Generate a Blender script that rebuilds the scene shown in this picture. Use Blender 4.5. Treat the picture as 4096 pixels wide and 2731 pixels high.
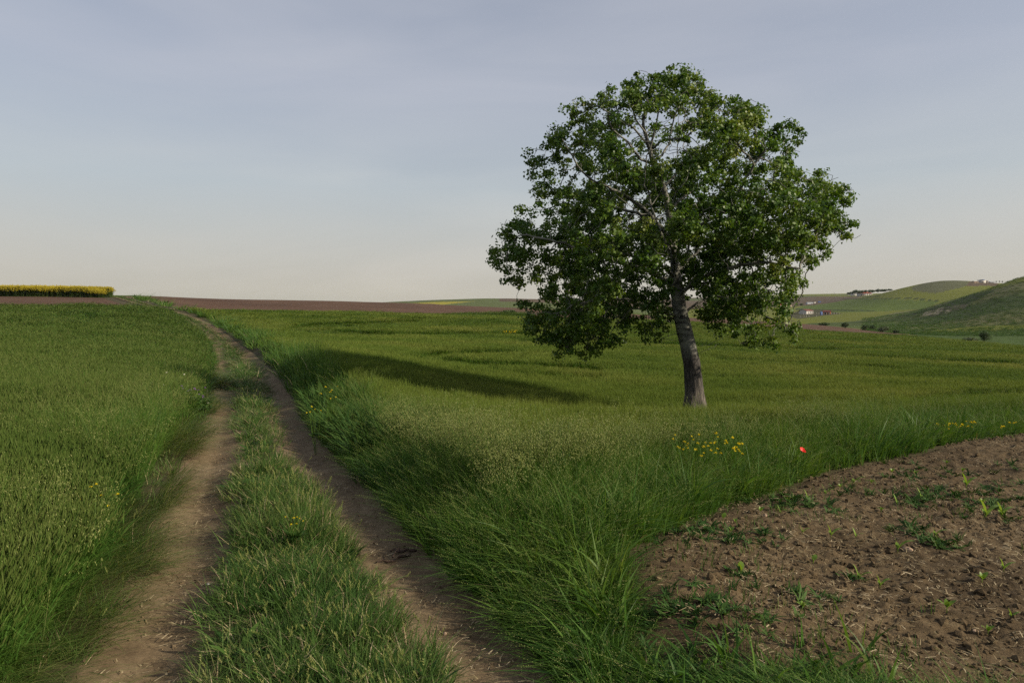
import bpy, math, random
import numpy as np
from mathutils import Vector, kdtree
R = math.radians
rng = np.random.default_rng(11)
random.seed(5)
for o in list(bpy.data.objects): bpy.data.objects.remove(o)
S = bpy.context.scene
C = S.collection

# ------------------------------------------------------------------ camera, world, sun, exposure
CZ, F, HX, HY = 1.70, 2731.0, 2048.0, 1230.0
cam = bpy.data.objects.new('camera', bpy.data.cameras.new('camera')); C.objects.link(cam)
cam.location = (0, 0, CZ); cam.rotation_euler = (R(90), 0, 0)
cam.data.sensor_width = 36; cam.data.lens = 36*F/4096
cam.data.shift_y = -(1365.5-HY)/4096
cam.data.clip_start = .05; cam.data.clip_end = 20000
S.camera = cam
S.view_settings.view_transform = 'Standard'; S.view_settings.look = 'None'
S.view_settings.exposure = 0.56; S.view_settings.gamma = 1

SUN_EL, SUN_AZ = 28.0, 109.0           # azimuth clockwise from +Y
W = bpy.data.worlds.new("World"); S.world = W; W.use_nodes = True
nt = W.node_tree; N = nt.nodes; L = nt.links
N.clear()
def nd(tree, t, **kw):
    n = tree.nodes.new(t)
    for k, v in kw.items(): setattr(n, k, v)
    return n
wo = nd(nt, 'ShaderNodeOutputWorld'); bg = nd(nt, 'ShaderNodeBackground'); sky = nd(nt, 'ShaderNodeTexSky')
sky.sky_type = 'NISHITA'; sky.sun_disc = False
sky.sun_elevation = R(SUN_EL); sky.sun_rotation = R(SUN_AZ)
sky.air_density = 1.0; sky.dust_density = 3.5; sky.ozone_density = 2.2; sky.altitude = 100
tc = nd(nt, 'ShaderNodeTexCoord'); mp = nd(nt, 'ShaderNodeMapping'); mp.vector_type = 'POINT'
mp.inputs['Scale'].default_value = (1.0, 1.0, 5.5); mp.inputs['Rotation'].default_value = (R(4), R(9), R(20))
L.new(tc.outputs['Generated'], mp.inputs[0])
nz = nd(nt, 'ShaderNodeTexNoise'); nz.inputs['Scale'].default_value = 1.7; nz.inputs['Detail'].default_value = 5; nz.inputs['Roughness'].default_value = .5
nz.inputs['Distortion'].default_value = .5
L.new(mp.outputs[0], nz.inputs['Vector'])
sx_ = nd(nt, 'ShaderNodeSeparateXYZ'); L.new(tc.outputs['Generated'], sx_.inputs[0])
cr = nd(nt, 'ShaderNodeMapRange'); cr.inputs['From Min'].default_value = .38; cr.inputs['From Max'].default_value = .75
cr.inputs['To Min'].default_value = -.05; cr.inputs['To Max'].default_value = .17
er = nd(nt, 'ShaderNodeMapRange'); er.inputs['From Min'].default_value = 0; er.inputs['From Max'].default_value = .42; er.inputs['To Min'].default_value = .92; er.inputs['To Max'].default_value = .58
L.new(sx_.outputs['Z'], er.inputs['Value'])
ad = nd(nt, 'ShaderNodeMath', operation='ADD', use_clamp=True); L.new(er.outputs[0], ad.inputs[1])
vr = nd(nt, 'ShaderNodeValToRGB'); ve = vr.color_ramp.elements      # colour of the high haze by elevation
for _ in range(3): ve.new(.5)
for e_, (p_, c_) in zip(ve, ((0, (.49, .455, .375)), (.05, (.50, .48, .43)), (.17, (.465, .50, .515)), (.30, (.455, .475, .53)), (.45, (.45, .465, .52)))): e_.position = p_; e_.color = (*c_, 1)
L.new(sx_.outputs['Z'], vr.inputs[0])
vm = nd(nt, 'ShaderNodeVectorMath', operation='SCALE'); vm.inputs['Scale'].default_value = 10.; L.new(vr.outputs[0], vm.inputs[0])
L.new(nz.outputs['Fac'], cr.inputs['Value'])
mx = nd(nt, 'ShaderNodeMix', data_type='RGBA'); L.new(cr.outputs[0], ad.inputs[0]); L.new(ad.outputs[0], mx.inputs[0]); L.new(sky.outputs[0], mx.inputs[6])
L.new(vm.outputs[0], mx.inputs[7])
L.new(mx.outputs[2], bg.inputs[0]); bg.inputs['Strength'].default_value = .079
L.new(bg.outputs[0], wo.inputs[0])
sl = bpy.data.lights.new('sun', 'SUN'); sl.energy = 4.3; sl.angle = R(1.3); sl.color = (1, .87, .68)
so = bpy.data.objects.new('sun', sl); C.objects.link(so)
sd = Vector((math.sin(R(SUN_AZ))*math.cos(R(SUN_EL)), math.cos(R(SUN_AZ))*math.cos(R(SUN_EL)), math.sin(R(SUN_EL))))
so.rotation_euler = sd.to_track_quat('Z', 'Y').to_euler(); so.location = (30, -15, 30)
S.cycles.use_denoising = False
S.cycles.max_bounces = 6; S.cycles.diffuse_bounces = 3; S.cycles.transmission_bounces = 4; S.cycles.transparent_max_bounces = 6

# ------------------------------------------------------------------ tags
def tag(o, label=None, cat=None, group=None, kind=None):
    if label: o['label'] = label
    if cat: o['category'] = cat
    if group: o['group'] = group
    if kind: o['kind'] = kind
    return o
def empty(name, loc, label, cat, group=None, rz=0):
    o = bpy.data.objects.new(name, None); C.objects.link(o); o.location = loc; o.rotation_euler = (0, 0, rz)
    o.empty_display_size = .2
    return tag(o, label, cat, group)

# ------------------------------------------------------------------ numpy noise
_tab = rng.random((512, 512))
def vnoise(x, y, s=1.0, o=0):
    x = np.asarray(x, float)*s+o*17.3; y = np.asarray(y, float)*s+o*31.7
    xi = np.floor(x).astype(int); yi = np.floor(y).astype(int); fx = x-xi; fy = y-yi
    fx = fx*fx*(3-2*fx); fy = fy*fy*(3-2*fy)
    a = _tab[xi % 512, yi % 512]; b = _tab[(xi+1) % 512, yi % 512]; c = _tab[xi % 512, (yi+1) % 512]; d = _tab[(xi+1) % 512, (yi+1) % 512]
    return (a*(1-fx)+b*fx)*(1-fy)+(c*(1-fx)+d*fx)*fy
def fbm(x, y, s=1.0, n=4, o=0):
    r = 0; a = .5; t = 0
    for k in range(n):
        r = r+a*vnoise(x, y, s*2**k, o+k*3); t += a; a *= .5
    return r/t

# ------------------------------------------------------------------ terrain: heights by direction and distance
COLS = np.array([-900, 0, 450, 900, 1400, 2000, 2700, 3200, 3400, 3600, 3800, 3950, 4096, 4400, 5000.])
zrows = {   # metres
 3:  [0]*15,
 5:  [0]*15,
 8:  [0, 0, -.02, -.06, -.08, -.08, -.06, -.03, -.02, 0, 0, 0, 0, 0, 0],
 12: [.0, -.05, -.1, -.22, -.24, -.52, -.76, -.74, -.70, -.62, -.5, -.48, -.45, -.4, -.3],
 18: [.1, -.05, -.2, -.4, -.22, -.68, -1.10, -1.13, -1.13, -1.13, -1.1, -1.1, -1.1, -1.1, -1.0],
 26: [.3, .1, -.1, -.6, -.40, -.80, -1.18, -1.25, -1.3, -1.4, -1.5, -1.5, -1.55, -1.6, -1.6],
 40: [.9, .55, .3, -.55, -.55, -.8, -1.15, -1.5, -1.6, -1.72, -1.85, -1.9, -2.0, -2.2, -2.4],
 60: [1.9, 1.45, 1.3, .15, -.15, -.62, -1.1, -1.8, -1.95, -2.1, -2.2, -2.3, -2.35, -2.8, -3.2]}
prows = {   # photo rows, where the ground has no crop on it; converted to metres
 80: [1200, 1203, 1207, 1252, 1268, 1287, 1307, 1342, 1354, 1364, 1378, 1385, 1398, 1410, 1420],
 100:[1182, 1184, 1190, 1232, 1253, 1274, 1296, 1332, 1342, 1352, 1365, 1372, 1385, 1400, 1410],
 130:[1178, 1182, 1182, 1202, 1224, 1252, 1276, 1308, 1322, 1338, 1356, 1362, 1370, 1380, 1390],
 170:[1181, 1183, 1183, 1196, 1206, 1235, 1266, 1297, 1312, 1328, 1330, 1326, 1320, 1310, 1300],
 220:[1190, 1190, 1189, 1199, 1208, 1228, 1262, 1300, 1303, 1304, 1280, 1250, 1225, 1200, 1180],
 300:[1200, 1200, 1200, 1212, 1222, 1238, 1266, 1291, 1285, 1262, 1204, 1158, 1105, 1060, 1040],
 450:[1215, 1215, 1212, 1220, 1228, 1236, 1262, 1268, 1256, 1246, 1215, 1185, 1150, 1100, 1090],
 650:[1222, 1222, 1222, 1222, 1222, 1212, 1246, 1242, 1212, 1154, 1121, 1130, 1140, 1120, 1110],
 900:[1226, 1226, 1226, 1224, 1214, 1194, 1222, 1214, 1192, 1165, 1140, 1145, 1150, 1150, 1150],
 1300:[1228, 1228, 1228, 1228, 1226, 1206, 1200, 1184, 1180, 1178, 1175, 1170, 1170, 1170, 1170],
 2000:[1229, 1229, 1229, 1229, 1228, 1216, 1196, 1181, 1178, 1176, 1175, 1175, 1175, 1175, 1175],
 4200:[1229]*15}
Ds = np.array(sorted(list(zrows)+list(prows)), float)
TZ = np.zeros((len(Ds), 15))
for i, d in enumerate(Ds):
    TZ[i] = zrows[int(d)] if int(d) in zrows else CZ-(np.array(prows[int(d)])-HY)/F*d
def pchip(xk, yk, x):
    h = np.diff(xk); dl = np.diff(yk, axis=0)/h[:, None]
    m = np.zeros_like(yk); w1 = 2*h[1:]+h[:-1]; w2 = h[1:]+2*h[:-1]
    with np.errstate(divide='ignore', invalid='ignore'):
        hm = (w1+w2)[:, None]/(w1[:, None]/dl[:-1]+w2[:, None]/dl[1:])
    m[1:-1] = np.where(dl[:-1]*dl[1:] > 0, hm, 0); m[0] = dl[0]; m[-1] = dl[-1]
    i = np.clip(np.searchsorted(xk, x)-1, 0, len(xk)-2); t = ((x-xk[i])/h[i])[:, None]; hh = h[i][:, None]
    return yk[i]*(2*t**3-3*t**2+1)+hh*m[i]*(t**3-2*t**2+t)+yk[i+1]*(-2*t**3+3*t**2)+hh*m[i+1]*(t**3-t**2)
ND, NU = 420, 400
lD = np.linspace(math.log(3), math.log(4200), ND); us = np.linspace((-900-HX)/F, (5000-HX)/F, NU)
g1 = pchip(np.log(Ds), TZ, lD)
GT = pchip((COLS-HX)/F, g1.T.copy(), us).T
k = np.exp(-.5*(np.arange(-7, 8)/3.)**2); k /= k.sum()
GT = np.apply_along_axis(lambda a: np.convolve(np.pad(a, 7, 'edge'), k, 'valid'), 1, GT)
def T0(x, y):
    x = np.asarray(x, float); y = np.asarray(y, float)
    D = np.clip(y, 3, 4199); u = np.clip(x/D, us[0], us[-1]-1e-6)
    a = (np.log(D)-lD[0])/(lD[1]-lD[0]); b = (u-us[0])/(us[1]-us[0])
    i = np.clip(a.astype(int), 0, ND-2); j = np.clip(b.astype(int), 0, NU-2); a = a-i; b = b-j
    z = (GT[i, j]*(1-b)+GT[i, j+1]*b)*(1-a)+(GT[i+1, j]*(1-b)+GT[i+1, j+1]*b)*a
    amp = np.clip((D-60)/120, 0, 1)*(.35+D*.0009)
    return z+amp*(fbm(x, y, .03, 3)-.5)*np.clip(1.6-D/1500, 0, 1)
def unproj(px, py, dmin=2.4, dmax=4000):
    u = (px-HX)/F; v = (py-HY)/F
    d = np.exp(np.linspace(math.log(dmin), math.log(dmax), 2500))
    f = CZ-v*d-T0(u*d, d)
    w = np.where(f <= 0)[0]
    i = w[0] if len(w) else (np.argmin(np.abs(f)))
    D = d[i]
    if 0 < i and len(w): D = d[i-1]+(d[i]-d[i-1])*f[i-1]/(f[i-1]-f[i])
    return np.array([u*D, D])
# ruts: (row, left edge, right edge)
LR = [(2900, 300, 690), (2731, 430, 745), (2442, 550, 856), (2207, 667, 903), (1971, 750, 875), (1877, 790, 905), (1759, 825, 922), (1657, 878, 940), (1600, 888, 936), (1539, 895, 930),
      (1478, 886, 914), (1440, 880, 902), (1386, 866, 880), (1345, 835, 846)]
RR = [(2900, 1900, 2420), (2731, 1785, 2225), (2442, 1560, 2005), (2285, 1480, 1790), (2128, 1345, 1620), (1971, 1259, 1440), (1814, 1175, 1275), (1696, 1118, 1175), (1578, 1068, 1118),
      (1478, 1020, 1053), (1416, 964, 998), (1355, 898, 920), (1299, 816, 836), (1273, 765, 780), (1253, 712, 722)]
def rutline(rr):
    c = np.array([unproj((a+b)/2, r) for r, a, b in rr])
    w = np.array([np.linalg.norm(unproj(b, r)-unproj(a, r)) for r, a, b in rr])
    return c, w
LC, LW = rutline(LR); RC, RW = rutline(RR)
LW = np.clip(LW, .36, .8); RW = np.clip(RW, .36, .8)
tail = [unproj(660, 1236), unproj(600, 1222), unproj(545, 1205), unproj(500, 1192)]
tail = [t for t in tail if t[1] > RC[-1][1]]
RC = np.vstack([RC]+[t[None] for t in tail]); RW = np.append(RW, [.35]*len(tail))
off = np.array([-1.35, -.2])
e = RC[RC[:, 1] > LC[-1][1]+4]+off
LC = np.vstack([LC, e]); LW = np.append(LW, [.3]*len(e))
def dist_poly(x, y, P, closed=False, widths=None):
    """distance to a polyline, signed side of the closest segment, and interpolated width"""
    x = np.asarray(x, float).ravel(); y = np.asarray(y, float).ravel()
    best = np.full(x.shape, 1e9); side = np.zeros(x.shape); w = np.zeros(x.shape)
    n = len(P)
    for i in range(n if closed else n-1):
        a = P[i]; b = P[(i+1) % n]; d = b-a; l2 = max(d@d, 1e-9)
        t = np.clip(((x-a[0])*d[0]+(y-a[1])*d[1])/l2, 0, 1)
        dx = x-a[0]-t*d[0]; dy = y-a[1]-t*d[1]; ds = np.hypot(dx, dy); m = ds < best
        best[m] = ds[m]; side[m] = (d[0]*dy-d[1]*dx)[m] < 0
        if widths is not None: w[m] = (widths[i]*(1-t)+widths[min(i+1, n-1)]*t)[m]
    return best, side, w
def in_poly(x, y, P):
    x = np.asarray(x, float); y = np.asarray(y, float); r = np.zeros(x.shape, bool); n = len(P)
    for i in range(n):
        x0, y0 = P[i]; x1, y1 = P[(i+1) % n]
        if y0 == y1: continue
        c = ((y0 > y) != (y1 > y)) & (x < (x1-x0)*(y-y0)/(y1-y0)+x0); r ^= c
    return r
def T(x, y):
    x = np.asarray(x, float); sh = x.shape; y = np.broadcast_to(np.asarray(y, float), sh)
    z = T0(x, y).ravel().copy(); X = x.ravel(); Y = y.ravel()
    m = (Y < 110) & (Y > -6) & (X < 4) & (X > -60)
    if m.any():
        for P, Wd in ((LC, LW), (RC, RW)):
            d, s, w = dist_poly(X[m], Y[m], P, widths=Wd)
            z[m] += -.06*np.exp(-(d/(w*.6+.02))**2)
        dl, sl_, _ = dist_poly(X[m], Y[m], LC); dr, sr, _ = dist_poly(X[m], Y[m], RC)
        z[m] += .05*np.where((sl_ > 0) & (sr < 1), np.clip(np.minimum(dl, dr)/.6, 0, 1), 0)
        z[m] += (.12+.2*np.clip((Y[m]-10)/8, 0, 1)*np.clip((60-Y[m])/20, 0, 1))*np.where(sr > 0, np.clip((dr-.35)/.7, 0, 1), 0)*np.exp(-np.clip(dr-1.2, 0, 9)/1.5)
    return z.reshape(sh)
def Tz(x, y): return float(T(np.array([x]), np.array([y]))[0])
SOILB = [(4500, 1722), (4096, 1745), (3850, 1768), (3650, 1825), (3400, 1872), (3220, 1925), (3100, 1990), (2900, 2045), (2820, 2100), (2640, 2180), (2510, 2290), (2480, 2400), (2500, 2520),
         (2560, 2620), (2760, 2720), (3100, 2790), (3500, 2850), (4300, 2900)]
SB = np.array([unproj(*p) for p in SOILB])
SP = np.vstack([SB, [[9, 2.6], [22, 2.6], [22, SB[0][1]+4.0]]])

# ------------------------------------------------------------------ materials
def mat(name):
    m = bpy.data.materials.new(name); m.use_nodes = True; t = m.node_tree; t.nodes.clear()
    return m, t, nd(t, 'ShaderNodeOutputMaterial')
def noise_n(t, scale, detail=4, rough=.55, vec=None, dist=0):
    n = nd(t, 'ShaderNodeTexNoise'); n.inputs['Scale'].default_value = scale; n.inputs['Detail'].default_value = detail
    n.inputs['Roughness'].default_value = rough; n.inputs['Distortion'].default_value = dist
    if vec is not None: t.links.new(vec, n.inputs['Vector'])
    return n.outputs['Fac']
def ramp(t, fac, stops):
    r = nd(t, 'ShaderNodeValToRGB'); el = r.color_ramp.elements
    while len(el) < len(stops): el.new(.5)
    for e_, (p, c) in zip(el, stops): e_.position = p; e_.color = (*c, 1)
    t.links.new(fac, r.inputs[0]); return r.outputs[0]
def math_n(t, op, a, b=None, c=None):
    n = nd(t, 'ShaderNodeMath', operation=op)
    for i, v in enumerate((a, b, c)):
        if v is None: continue
        if isinstance(v, (int, float)): n.inputs[i].default_value = v
        else: t.links.new(v, n.inputs[i])
    return n.outputs[0]
def mixc(t, f, a, b, mode='MIX'):
    n = nd(t, 'ShaderNodeMix', data_type='RGBA', blend_type=mode)
    for i, v in ((0, f), (6, a), (7, b)):
        if isinstance(v, (int, float)): n.inputs[i].default_value = v
        elif isinstance(v, tuple): n.inputs[i].default_value = (*v, 1)
        else: t.links.new(v, n.inputs[i])
    return n.outputs[2]
def foliage(name, stops, trans=.3, rough=.5, spec=.3, wscale=.35, w=(.45, .2, .35)):
    m, t, out = mat(name)
    a = nd(t, 'ShaderNodeAttribute'); a.attribute_name = 'rnd'
    oi = nd(t, 'ShaderNodeObjectInfo'); g = nd(t, 'ShaderNodeNewGeometry')
    nz_ = noise_n(t, wscale, 3, .5, g.outputs['Position'])
    nzc = math_n(t, 'MULTIPLY_ADD', nz_, 3.0, -1.0)
    f = math_n(t, 'MULTIPLY_ADD', a.outputs['Fac'], w[0], math_n(t, 'MULTIPLY_ADD', oi.outputs['Random'], w[1], math_n(t, 'MULTIPLY', nzc, w[2])))
    col = ramp(t, f, stops)
    p = nd(t, 'ShaderNodeBsdfPrincipled'); p.inputs['Roughness'].default_value = rough; p.inputs['Specular IOR Level'].default_value = spec
    tr = nd(t, 'ShaderNodeBsdfTranslucent'); mxs = nd(t, 'ShaderNodeMixShader'); mxs.inputs[0].default_value = trans
    tcol = mixc(t, 1.0, col, (1.25, 1.15, .6), 'MULTIPLY')
    t.links.new(col, p.inputs['Base Color']); t.links.new(tcol, tr.inputs[0])
    t.links.new(p.outputs[0], mxs.inputs[1]); t.links.new(tr.outputs[0], mxs.inputs[2]); t.links.new(mxs.outputs[0], out.inputs[0])
    return m
def plain(name, col, rough=.7, var=.15, scale=8, bump=0, spec=.3, metallic=0):
    m, t, out = mat(name); p = nd(t, 'ShaderNodeBsdfPrincipled')
    co = nd(t, 'ShaderNodeTexCoord').outputs['Object']
    f = noise_n(t, scale, 5, .6, co)
    c = ramp(t, f, [(.3, tuple(v*(1-var) for v in col)), (.7, tuple(min(1, v*(1+var)) for v in col))])
    t.links.new(c, p.inputs['Base Color']); p.inputs['Roughness'].default_value = rough; p.inputs['Specular IOR Level'].default_value = spec
    p.inputs['Metallic'].default_value = metallic
    if bump:
        b = nd(t, 'ShaderNodeBump'); b.inputs['Strength'].default_value = bump; b.inputs['Distance'].default_value = .02
        t.links.new(f, b.inputs['Height']); t.links.new(b.outputs[0], p.inputs['Normal'])
    t.links.new(p.outputs[0], out.inputs[0]); return m
def earth(name, c1, c2, c3, scales=(1.2, 9, 60), rough=.95, bump=.6, bd=.03):
    m, t, out = mat(name); p = nd(t, 'ShaderNodeBsdfPrincipled'); g = nd(t, 'ShaderNodeNewGeometry'); P = g.outputs['Position']
    a = noise_n(t, scales[0], 4, .55, P); b = noise_n(t, scales[1], 6, .65, P); c = noise_n(t, scales[2], 5, .7, P)
    col = ramp(t, math_n(t, 'ADD', math_n(t, 'MULTIPLY', a, .45), math_n(t, 'MULTIPLY', b, .55)), [(.36, c1), (.5, c2), (.66, c3)])
    col = mixc(t, .5, col, ramp(t, c, [(.3, (.55, .55, .55)), (.72, (1.5, 1.48, 1.42))]), 'MULTIPLY')
    t.links.new(col, p.inputs['Base Color']); p.inputs['Roughness'].default_value = rough; p.inputs['Specular IOR Level'].default_value = .15
    bm = nd(t, 'ShaderNodeBump'); bm.inputs['Strength'].default_value = bump; bm.inputs['Distance'].default_value = bd
    t.links.new(math_n(t, 'ADD', b, math_n(t, 'MULTIPLY', c, .5)), bm.inputs['Height']); t.links.new(bm.outputs[0], p.inputs['Normal'])
    t.links.new(p.outputs[0], out.inputs[0]); return m
M = {}
G_ = lambda *c: c
M['wheat'] = foliage('wheat', [(.1, (.032, .082, .011)), (.45, (.062, .126, .015)), (.8, (.108, .168, .021)), (1, (.165, .19, .035))], .25, .7, .08, .12, (.3, .15, .55))
M['ear'] = foliage('ear', [(.1, (.070, .120, .019)), (.5, (.114, .162, .027)), (.9, (.19, .21, .05))], .3, .7, .1, .12, (.3, .15, .55))
M['meadow'] = foliage('meadow', [(.1, (.024, .070, .011)), (.45, (.044, .102, .015)), (.85, (.080, .138, .022)), (1, (.13, .155, .04))], .28, .7, .1, .3, (.35, .15, .5))
M['tall'] = foliage('tall_grass', [(.1, (.028, .078, .012)), (.4, (.052, .120, .018)), (.75, (.100, .170, .026)), (.93, (.16, .20, .045)), (1, (.24, .22, .08))], .34, .5, .2, .7)
M['short'] = foliage('short_grass', [(.1, (.026, .066, .013)), (.45, (.046, .098, .018)), (.75, (.080, .13, .03)), (.92, (.15, .16, .06)), (1, (.24, .20, .10))], .25, .65, .15, 1.2)
M['mear'] = foliage('meadow_ear', [(.1, (.050, .092, .016)), (.5, (.080, .122, .024)), (.93, (.13, .16, .045)), (1, (.20, .21, .08))], .3, .7, .1, .25)
M['straw'] = foliage('straw', [(.1, (.15, .12, .055)), (.5, (.28, .22, .12)), (.9, (.50, .42, .27))], .15, .6, .3, 2)
M['pale'] = foliage('pale_seed', [(.1, (.12, .165, .034)), (.5, (.20, .24, .06)), (.9, (.34, .35, .13))], .35, .5, .35, 1)
M['weed'] = foliage('weed', [(.1, (.017, .048, .010)), (.5, (.032, .076, .015)), (.9, (.065, .115, .023))], .22, .65, .12, 1)
M['seedling'] = foliage('seedling', [(.1, (.10, .18, .02)), (.5, (.15, .25, .03)), (.9, (.21, .30, .06))], .35, .45, .35, 1)
M['leaf'] = foliage('poplar_leaf', [(.05, (.030, .074, .008)), (.4, (.058, .122, .012)), (.75, (.112, .172, .02)), (1, (.18, .21, .045))], .34, .48, .35, .9, (.6, 0, .4))
M['yellow'] = foliage('yellow_petal', [(.1, (.55, .44, .01)), (.9, (.75, .62, .03))], .25, .6, .2, 1)
M['rape'] = foliage('rape_flower', [(.1, (.22, .19, .015)), (.9, (.42, .34, .02))], .25, .6, .2, .3)
M['rapeleaf'] = foliage('rape_leaf', [(.1, (.025, .055, .012)), (.9, (.07, .10, .02))], .25, .6, .2, .3)
M['bush'] = foliage('bush_leaf', [(.1, (.02, .045, .014)), (.5, (.035, .065, .02)), (.95, (.07, .10, .035))], .2, .6, .2, .4, (.7, 0, .3))
M['silver'] = foliage('silver_bush_leaf', [(.1, (.06, .085, .045)), (.9, (.11, .14, .075))], .2, .6, .2, .4, (.7, 0, .3))
M['red'] = plain('poppy_petal', (.62, .02, .012), .5, .1, 30)
M['path'] = earth('dirt', (.080, .057, .033), (.130, .095, .056), (.19, .144, .088), (1.5, 11, 70), .95, .5, .012)
M['soil'] = earth('soil', (.046, .032, .017), (.082, .058, .031), (.128, .094, .052), (.9, 14, 90), .95, .8, .02)
M['under'] = earth('field_soil', (.034, .030, .014), (.052, .044, .022), (.07, .06, .032), (.3, 3, 20), .95, .5)
M['plough'] = earth('red_soil', (.054, .030, .019), (.080, .046, .029), (.108, .065, .043), (.08, 1.2, 6), .95, 1.0, .15)

# ------------------------------------------------------------------ mesh helpers
def mesh_from(name, V, faces_n, Fc, mats=None, midx=None, attrs=None, smooth=False):
    """V (n,3); Fc (m,k) array of k-gons"""
    me = bpy.data.meshes.new(name)
    V = np.asarray(V, np.float32); Fc = np.asarray(Fc, np.int32); kk = Fc.shape[1]
    me.vertices.add(len(V)); me.vertices.foreach_set('co', V.ravel())
    me.loops.add(Fc.size); me.loops.foreach_set('vertex_index', Fc.ravel())
    me.polygons.add(len(Fc)); me.polygons.foreach_set('loop_start', np.arange(0, Fc.size, kk, dtype=np.int32))
    if midx is not None: me.polygons.foreach_set('material_index', np.asarray(midx, np.int32))
    if smooth: me.polygons.foreach_set('use_smooth', np.ones(len(Fc), bool))
    for m_ in (mats or []): me.materials.append(m_)
    for an, (ty, ar) in (attrs or {}).items():
        at = me.attributes.new(an, ty, 'POINT')
        at.data.foreach_set('color' if ty == 'FLOAT_COLOR' else 'vector' if ty == 'FLOAT_VECTOR' else 'value', np.asarray(ar, np.float32 if ty != 'INT' else np.int32).ravel())
    me.update(calc_edges=True); me.validate()
    return me
def link(name, me, parent=None):
    o = bpy.data.objects.new(name, me); C.objects.link(o)
    if parent is not None: o.parent = parent
    return o
class RB:
    """ribbons, spindles and leaves gathered into ONE mesh"""
    def __init__(s): s.V = []; s.Fq = []; s.mi = []; s.rn = []; s.n = 0
    def add(s, V, Fq, mi, rn):
        s.V.append(V); s.Fq.append(Fq+s.n); s.mi.append(np.full(len(Fq), mi)); s.rn.append(rn); s.n += len(V)
    def blades(s, base, az, ln, p0, p1, w, rn, mi=0, seg=5, pw=1.4, twist=None, prof='blade'):
        n = len(az); base = np.asarray(base, float)
        if base.shape[1] == 2: base = np.c_[base, np.zeros(n)]
        t = np.linspace(0, 1, seg+1); ph = p0[:, None]+(p1-p0)[:, None]*((t[:-1]+t[1:])/2)**pw
        st = ln[:, None]/seg; h = np.c_[np.zeros(n), np.cumsum(np.sin(ph)*st, 1)]; z = np.c_[np.zeros(n), np.cumsum(np.cos(ph)*st, 1)]
        px = base[:, 0, None]+h*np.cos(az)[:, None]; py = base[:, 1, None]+h*np.sin(az)[:, None]; pz = base[:, 2, None]+z
        tw = (rng.uniform(0, np.pi, n) if twist is None else twist)+az
        pr = {'blade': np.minimum(1, (1-t)*1.8)*(.65+.35*np.sin(np.pi*np.minimum(t*1.5, 1)))+.03, 'stem': 1-.5*t, 'leaf': np.sin(np.pi*np.clip(t*.93+.05, 0, 1))**.8+.02}[prof]
        wx = np.cos(tw+np.pi/2)[:, None]*(w[:, None]*pr/2); wy = np.sin(tw+np.pi/2)[:, None]*(w[:, None]*pr/2)
        V = np.stack([np.stack([px-wx, py-wy, pz], -1), np.stack([px+wx, py+wy, pz], -1)], 2).reshape(-1, 3)
        b = (np.arange(n)*(seg+1)*2)[:, None]+(np.arange(seg)*2)[None]
        b = b.ravel(); Fq = np.stack([b, b+1, b+3, b+2], 1)
        s.add(V, Fq, mi, np.repeat(rn, (seg+1)*2))
        return np.stack([px[:, -1], py[:, -1], pz[:, -1]], 1), np.stack([px, py, pz], -1)
    def spind(s, c, d, ln, r, rn, mi=0):
        """4-sided spindles from c along d"""
        n = len(ln); d = d/np.linalg.norm(d, axis=1)[:, None]
        a = np.cross(d, [[.3, .5, .81]]); a /= np.linalg.norm(a, axis=1)[:, None]; b = np.cross(d, a)
        ring = lambda t, rr: [c+d*(ln*t)[:, None]+(a*math.cos(q)+b*math.sin(q))*(rr*r)[:, None] for q in (0, 1.57, 3.14, 4.71)]
        V = np.stack(ring(0, .25)+ring(.35, 1)+ring(1, .12), 1).reshape(-1, 3)
        f = []
        for k_ in (0, 4):
            for q in range(4): f.append((k_+q, k_+(q+1) % 4, k_+4+(q+1) % 4, k_+4+q))
        Fq = (np.arange(n)*12)[:, None, None]+np.array(f)[None]
        s.add(V, Fq.reshape(-1, 4), mi, np.repeat(rn, 12))
    def leaves(s, c, d, side, ln, w, rn, mi=0, fold=.15):
        """kite leaves: c base, d axis, side unit"""
        nrm = np.cross(d, side)
        V = np.stack([c, c+d*(ln*.42)[:, None]+side*(w/2)[:, None]+nrm*(w*fold)[:, None], c+d*ln[:, None]-nrm*(ln*.1)[:, None], c+d*(ln*.42)[:, None]-side*(w/2)[:, None]+nrm*(w*fold)[:, None]], 1).reshape(-1, 3)
        s.add(V, np.arange(len(ln)*4).reshape(-1, 4), mi, np.repeat(rn, 4))
    def mesh(s, name, mats):
        return mesh_from(name, np.vstack(s.V), 4, np.vstack(s.Fq), mats, np.concatenate(s.mi), {'rnd': ('FLOAT', np.concatenate(s.rn))})
def disk(n, r):
    a = rng.uniform(0, 2*np.pi, n); q = r*np.sqrt(rng.random(n)); return np.c_[q*np.cos(a), q*np.sin(a)]
U = lambda a, b, n: rng.uniform(a, b, n)
AZ = lambda n: rng.uniform(0, 2*np.pi, n)

def proto_wheat(awn=True, h=(.30, .42), pale=1, n=20, r=.13):
    b = RB(); p = disk(n, r); az = AZ(n); hh = U(*h, n)
    tip, path = b.blades(p, az, hh, U(0, .08, n), U(.05, .35, n), np.full(n, .0035), U(0, .6, n), 0, 4, prof='stem')
    d = np.c_[np.cos(az)*.35, np.sin(az)*.35, np.ones(n)]
    b.spind(tip, d, U(.05, .085, n), np.full(n, .0046), U(0, 1, n), pale)
    if awn:
        for q in range(4):
            b.blades(tip+U(0, .05, (n))[:, None]*d, az+U(-1, 1, n), U(.07, .11, n), U(.1, .3, n), U(.3, .5, n), np.full(n, .0018), U(.2, 1, n), pale, 1, prof='stem')
    for q in range(3):
        f = .3+.25*q; i = (f*4); c = path[:, int(i)]
        b.blades(c, AZ(n), U(.14, .24, n), U(.3, .7, n), U(1.1, 2.3, n), U(.006, .010, n), U(0, 1, n), 0, 3)
    return b
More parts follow.
